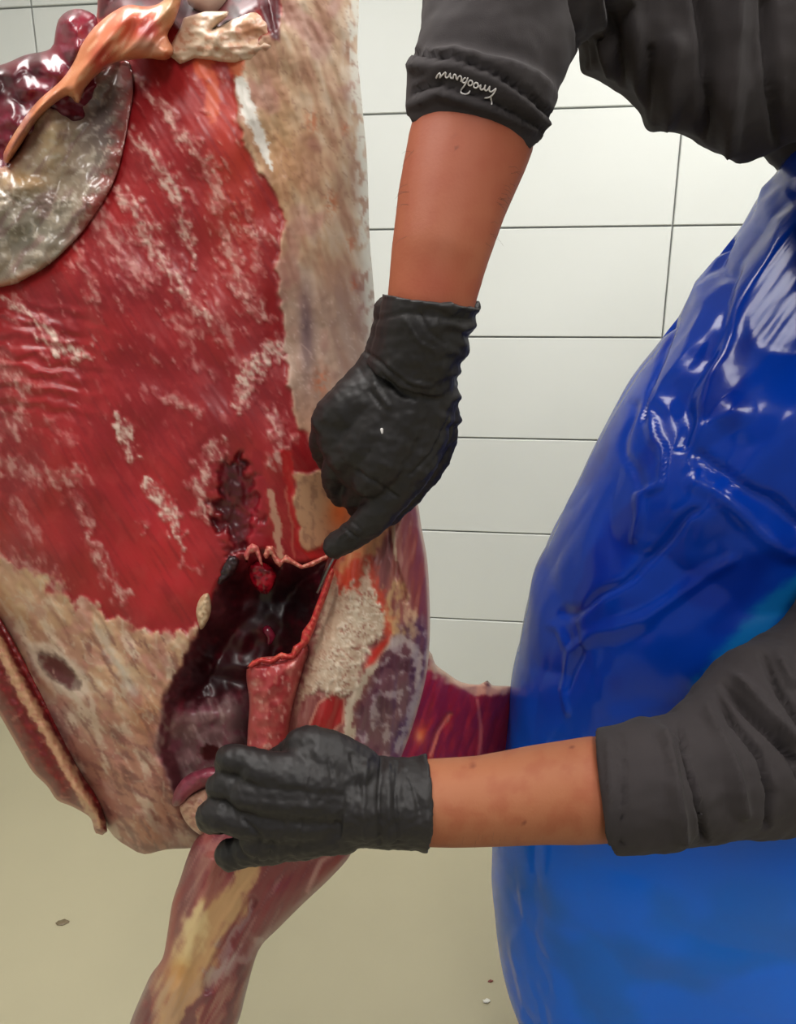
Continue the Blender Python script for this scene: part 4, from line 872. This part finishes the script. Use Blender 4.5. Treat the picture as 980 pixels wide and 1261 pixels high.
for k, pts in [(14, [(900, 430, 26), (870, 470, 34), (860, 520, 30), (905, 500, 30)]), (-12, [(895, 300, 10), (885, 400, 12), (850, 480, 14), (835, 540, 12)]), (12, [(870, 320, 18), (850, 420, 20), (820, 500, 16)]), (-10, [(835, 350, 8), (815, 430, 10), (800, 520, 8)]),
               (-12, [(860, 560, 14), (900, 600, 16), (985, 640, 14)]), (12, [(860, 600, 18), (920, 640, 20), (985, 680, 16)]), (9, [(810, 480, 7), (806, 540, 8), (812, 600, 6), (790, 610, 8), (780, 660, 6)]), (-7, [(780, 500, 8), (770, 560, 10), (790, 600, 8)]),
               (-10, [(690, 760, 9), (760, 720, 9), (860, 640, 10)]), (8, [(700, 800, 14), (790, 760, 14), (900, 690, 12)]), (6, [(676, 770, 6), (690, 800, 8), (688, 850, 7), (700, 880, 5)]), (-6, [(700, 770, 5), (706, 810, 6), (696, 850, 5)]), (7, [(955, 200, 10), (945, 320, 14), (960, 450, 10)]), (-8, [(975, 230, 8), (968, 330, 9), (975, 400, 8)]),
               (5, [(640, 1100, 10), (632, 1180, 10), (640, 1250, 10)]), (-5, [(660, 1080, 10), (655, 1180, 12), (668, 1261, 10)])]:
    dsp = dsp+.62*k*.001*np.clip(stroke(pts, wpx.ravel(), wpy.ravel()), 0, 1).reshape(px.shape)**1.1*(PHI < .3)
# bib flattened and tilted to mirror the third lamp as glare; fine pulls added
flat = np.exp(-((px-990+.05*(py-325))/96)**4-((py-325)/145)**4)*ss(-.1, -.45, PHI)
P3 = P3+N3*(dsp*(1-np.minimum(1, 1.2*flat)))[..., None]
k0 = np.argmin((px-950)**2+(py-330)**2+1e6*(PHI > .3)); p0 = P3.reshape(-1, 3)[k0]
h0 = (np.array([0, 0, CZ])-p0); h0 /= np.linalg.norm(h0); h1 = np.array([.30, -1.2, 2.735])-p0; h1 /= np.linalg.norm(h1); n0 = h0+h1; n0 /= np.linalg.norm(n0)
P3 = P3+n0*(((p0-P3)@n0)*np.minimum(1, 1.25*flat))[..., None]+N3*(flat*.0008*fbm(u*50, v*9, 3, 431))[..., None]
idx = np.arange(nz_*nf).reshape(nz_, nf)
Fc = np.stack([idx[:-1, :-1], idx[1:, :-1], idx[1:, 1:], idx[:-1, 1:]], -1).reshape(-1, 4)
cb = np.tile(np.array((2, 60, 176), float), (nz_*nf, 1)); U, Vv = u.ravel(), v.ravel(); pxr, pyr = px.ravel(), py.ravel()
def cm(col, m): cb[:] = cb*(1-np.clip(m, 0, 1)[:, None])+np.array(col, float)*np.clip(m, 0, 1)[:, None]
cm((0, 130, 255), ss(.95, .62, Vv)*.85)                              # brighter blue below: light from behind the film, put into the colour
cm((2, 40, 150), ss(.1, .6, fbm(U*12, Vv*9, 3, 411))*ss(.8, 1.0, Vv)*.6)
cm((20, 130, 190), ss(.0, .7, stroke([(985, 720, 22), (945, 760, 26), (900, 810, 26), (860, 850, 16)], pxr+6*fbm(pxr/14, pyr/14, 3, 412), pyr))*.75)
cm((6, 110, 205), ss(-.1, .5, fbm(U*7, Vv*6, 3, 413))*ss(.85, .6, Vv)*.5)
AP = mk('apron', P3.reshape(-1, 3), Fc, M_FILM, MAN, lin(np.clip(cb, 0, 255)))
AP['label'] = 'shiny crinkled blue plastic apron'
so = AP.modifiers.new('film', 'SOLIDIFY'); so.thickness = .0008

# ------------------------------------------------------------------ knife
KN = empty('knife', tuple(Q(404, 700, .60)), 'narrow boning knife held under the gloved index finger', 'knife')
a0 = Q(446, 640, .622); a1 = Q(412, 686, .602); a2 = Q(391, 730, .622)
def blade(P0, P1, P2, wdt):
    A = np.array([P0, P1, P2]); S_ = smoothpoly(A, .006, False); n = len(S_); T = np.gradient(S_, axis=0); T /= np.linalg.norm(T, axis=1)[:, None]
    V = []; Fc = []
    for i in range(n):
        wv = wdt*(1-max(0, (i/(n-1)-.55)/.45)**1.6)+.0006
        side = np.cross(T[i], [0, -1, .1]); side /= np.linalg.norm(side); nn = np.cross(T[i], side)
        side2 = side*.35+nn*.94; th = np.cross(T[i], side2)
        V += [S_[i]+th*.0011, S_[i]+side2*wv, S_[i]-th*.0011, S_[i]-side2*.0012]
    for i in range(n-1):
        for k in range(4): a = i*4+k; b_ = i*4+(k+1) % 4; Fc.append((a, b_, b_+4, a+4))
    Fc += [(3, 2, 1, 0), (4*n-4, 4*n-3, 4*n-2, 4*n-1)]
    return np.array(V), Fc
mk('blade', *blade(a0, a1, a2, .012), M_STEEL, KN, smooth=False)
mk('handle', *chain([(446, 640, .622, 13), (470, 600, .632, 16), (500, 560, .632, 15), (515, 535, .63, 17)], .006, n=14), M_HANDLE, KN)

# ------------------------------------------------------------------ scraps on the floor
def floorpt(px, py):
    xn = (px-CX)/F; yn = (py-CY)/F; dz = -ST-yn*CT; t = -CZ/dz; return np.array([xn*t, (CT-yn*ST)*t, 0])
def scrap(name, px, py, r, col, label, cat, sq=.5):
    c = floorpt(px, py); V, Fc = tube_data(np.array([c+[-r*.5, 0, r*sq*.7], c+[r*.1, r*.1, r*sq*.8], c+[r*.6, .2*r, r*sq*.6]]), [r*.5, r*.7, r*.4], n=10, flat=((0, 0, 1), sq))
    nn = 1+.3*pn(V[:, 0]*300, V[:, 1]*300+V[:, 2]*200, 3); V = c+(V-c)*nn[:, None]; V[:, 2] -= V[:, 2].min()
    o = mk(name, V, Fc, plain(name+'_stuff', col, .4)); o['label'] = label; o['category'] = cat; return o
scrap('meat_scrap', 604, 1209, .005, (120, 50, 36), 'tiny dark red meat scrap on the floor by the apron', 'meat scrap')
scrap('fat_scrap', 599, 1234, .008, (225, 222, 210), 'small white fat scrap on the floor by the apron', 'fat scrap')
scrap('meat_scrap', 77, 1137, .014, (112, 98, 74), 'thin brownish scrap lying alone on the open floor', 'meat scrap', .2)
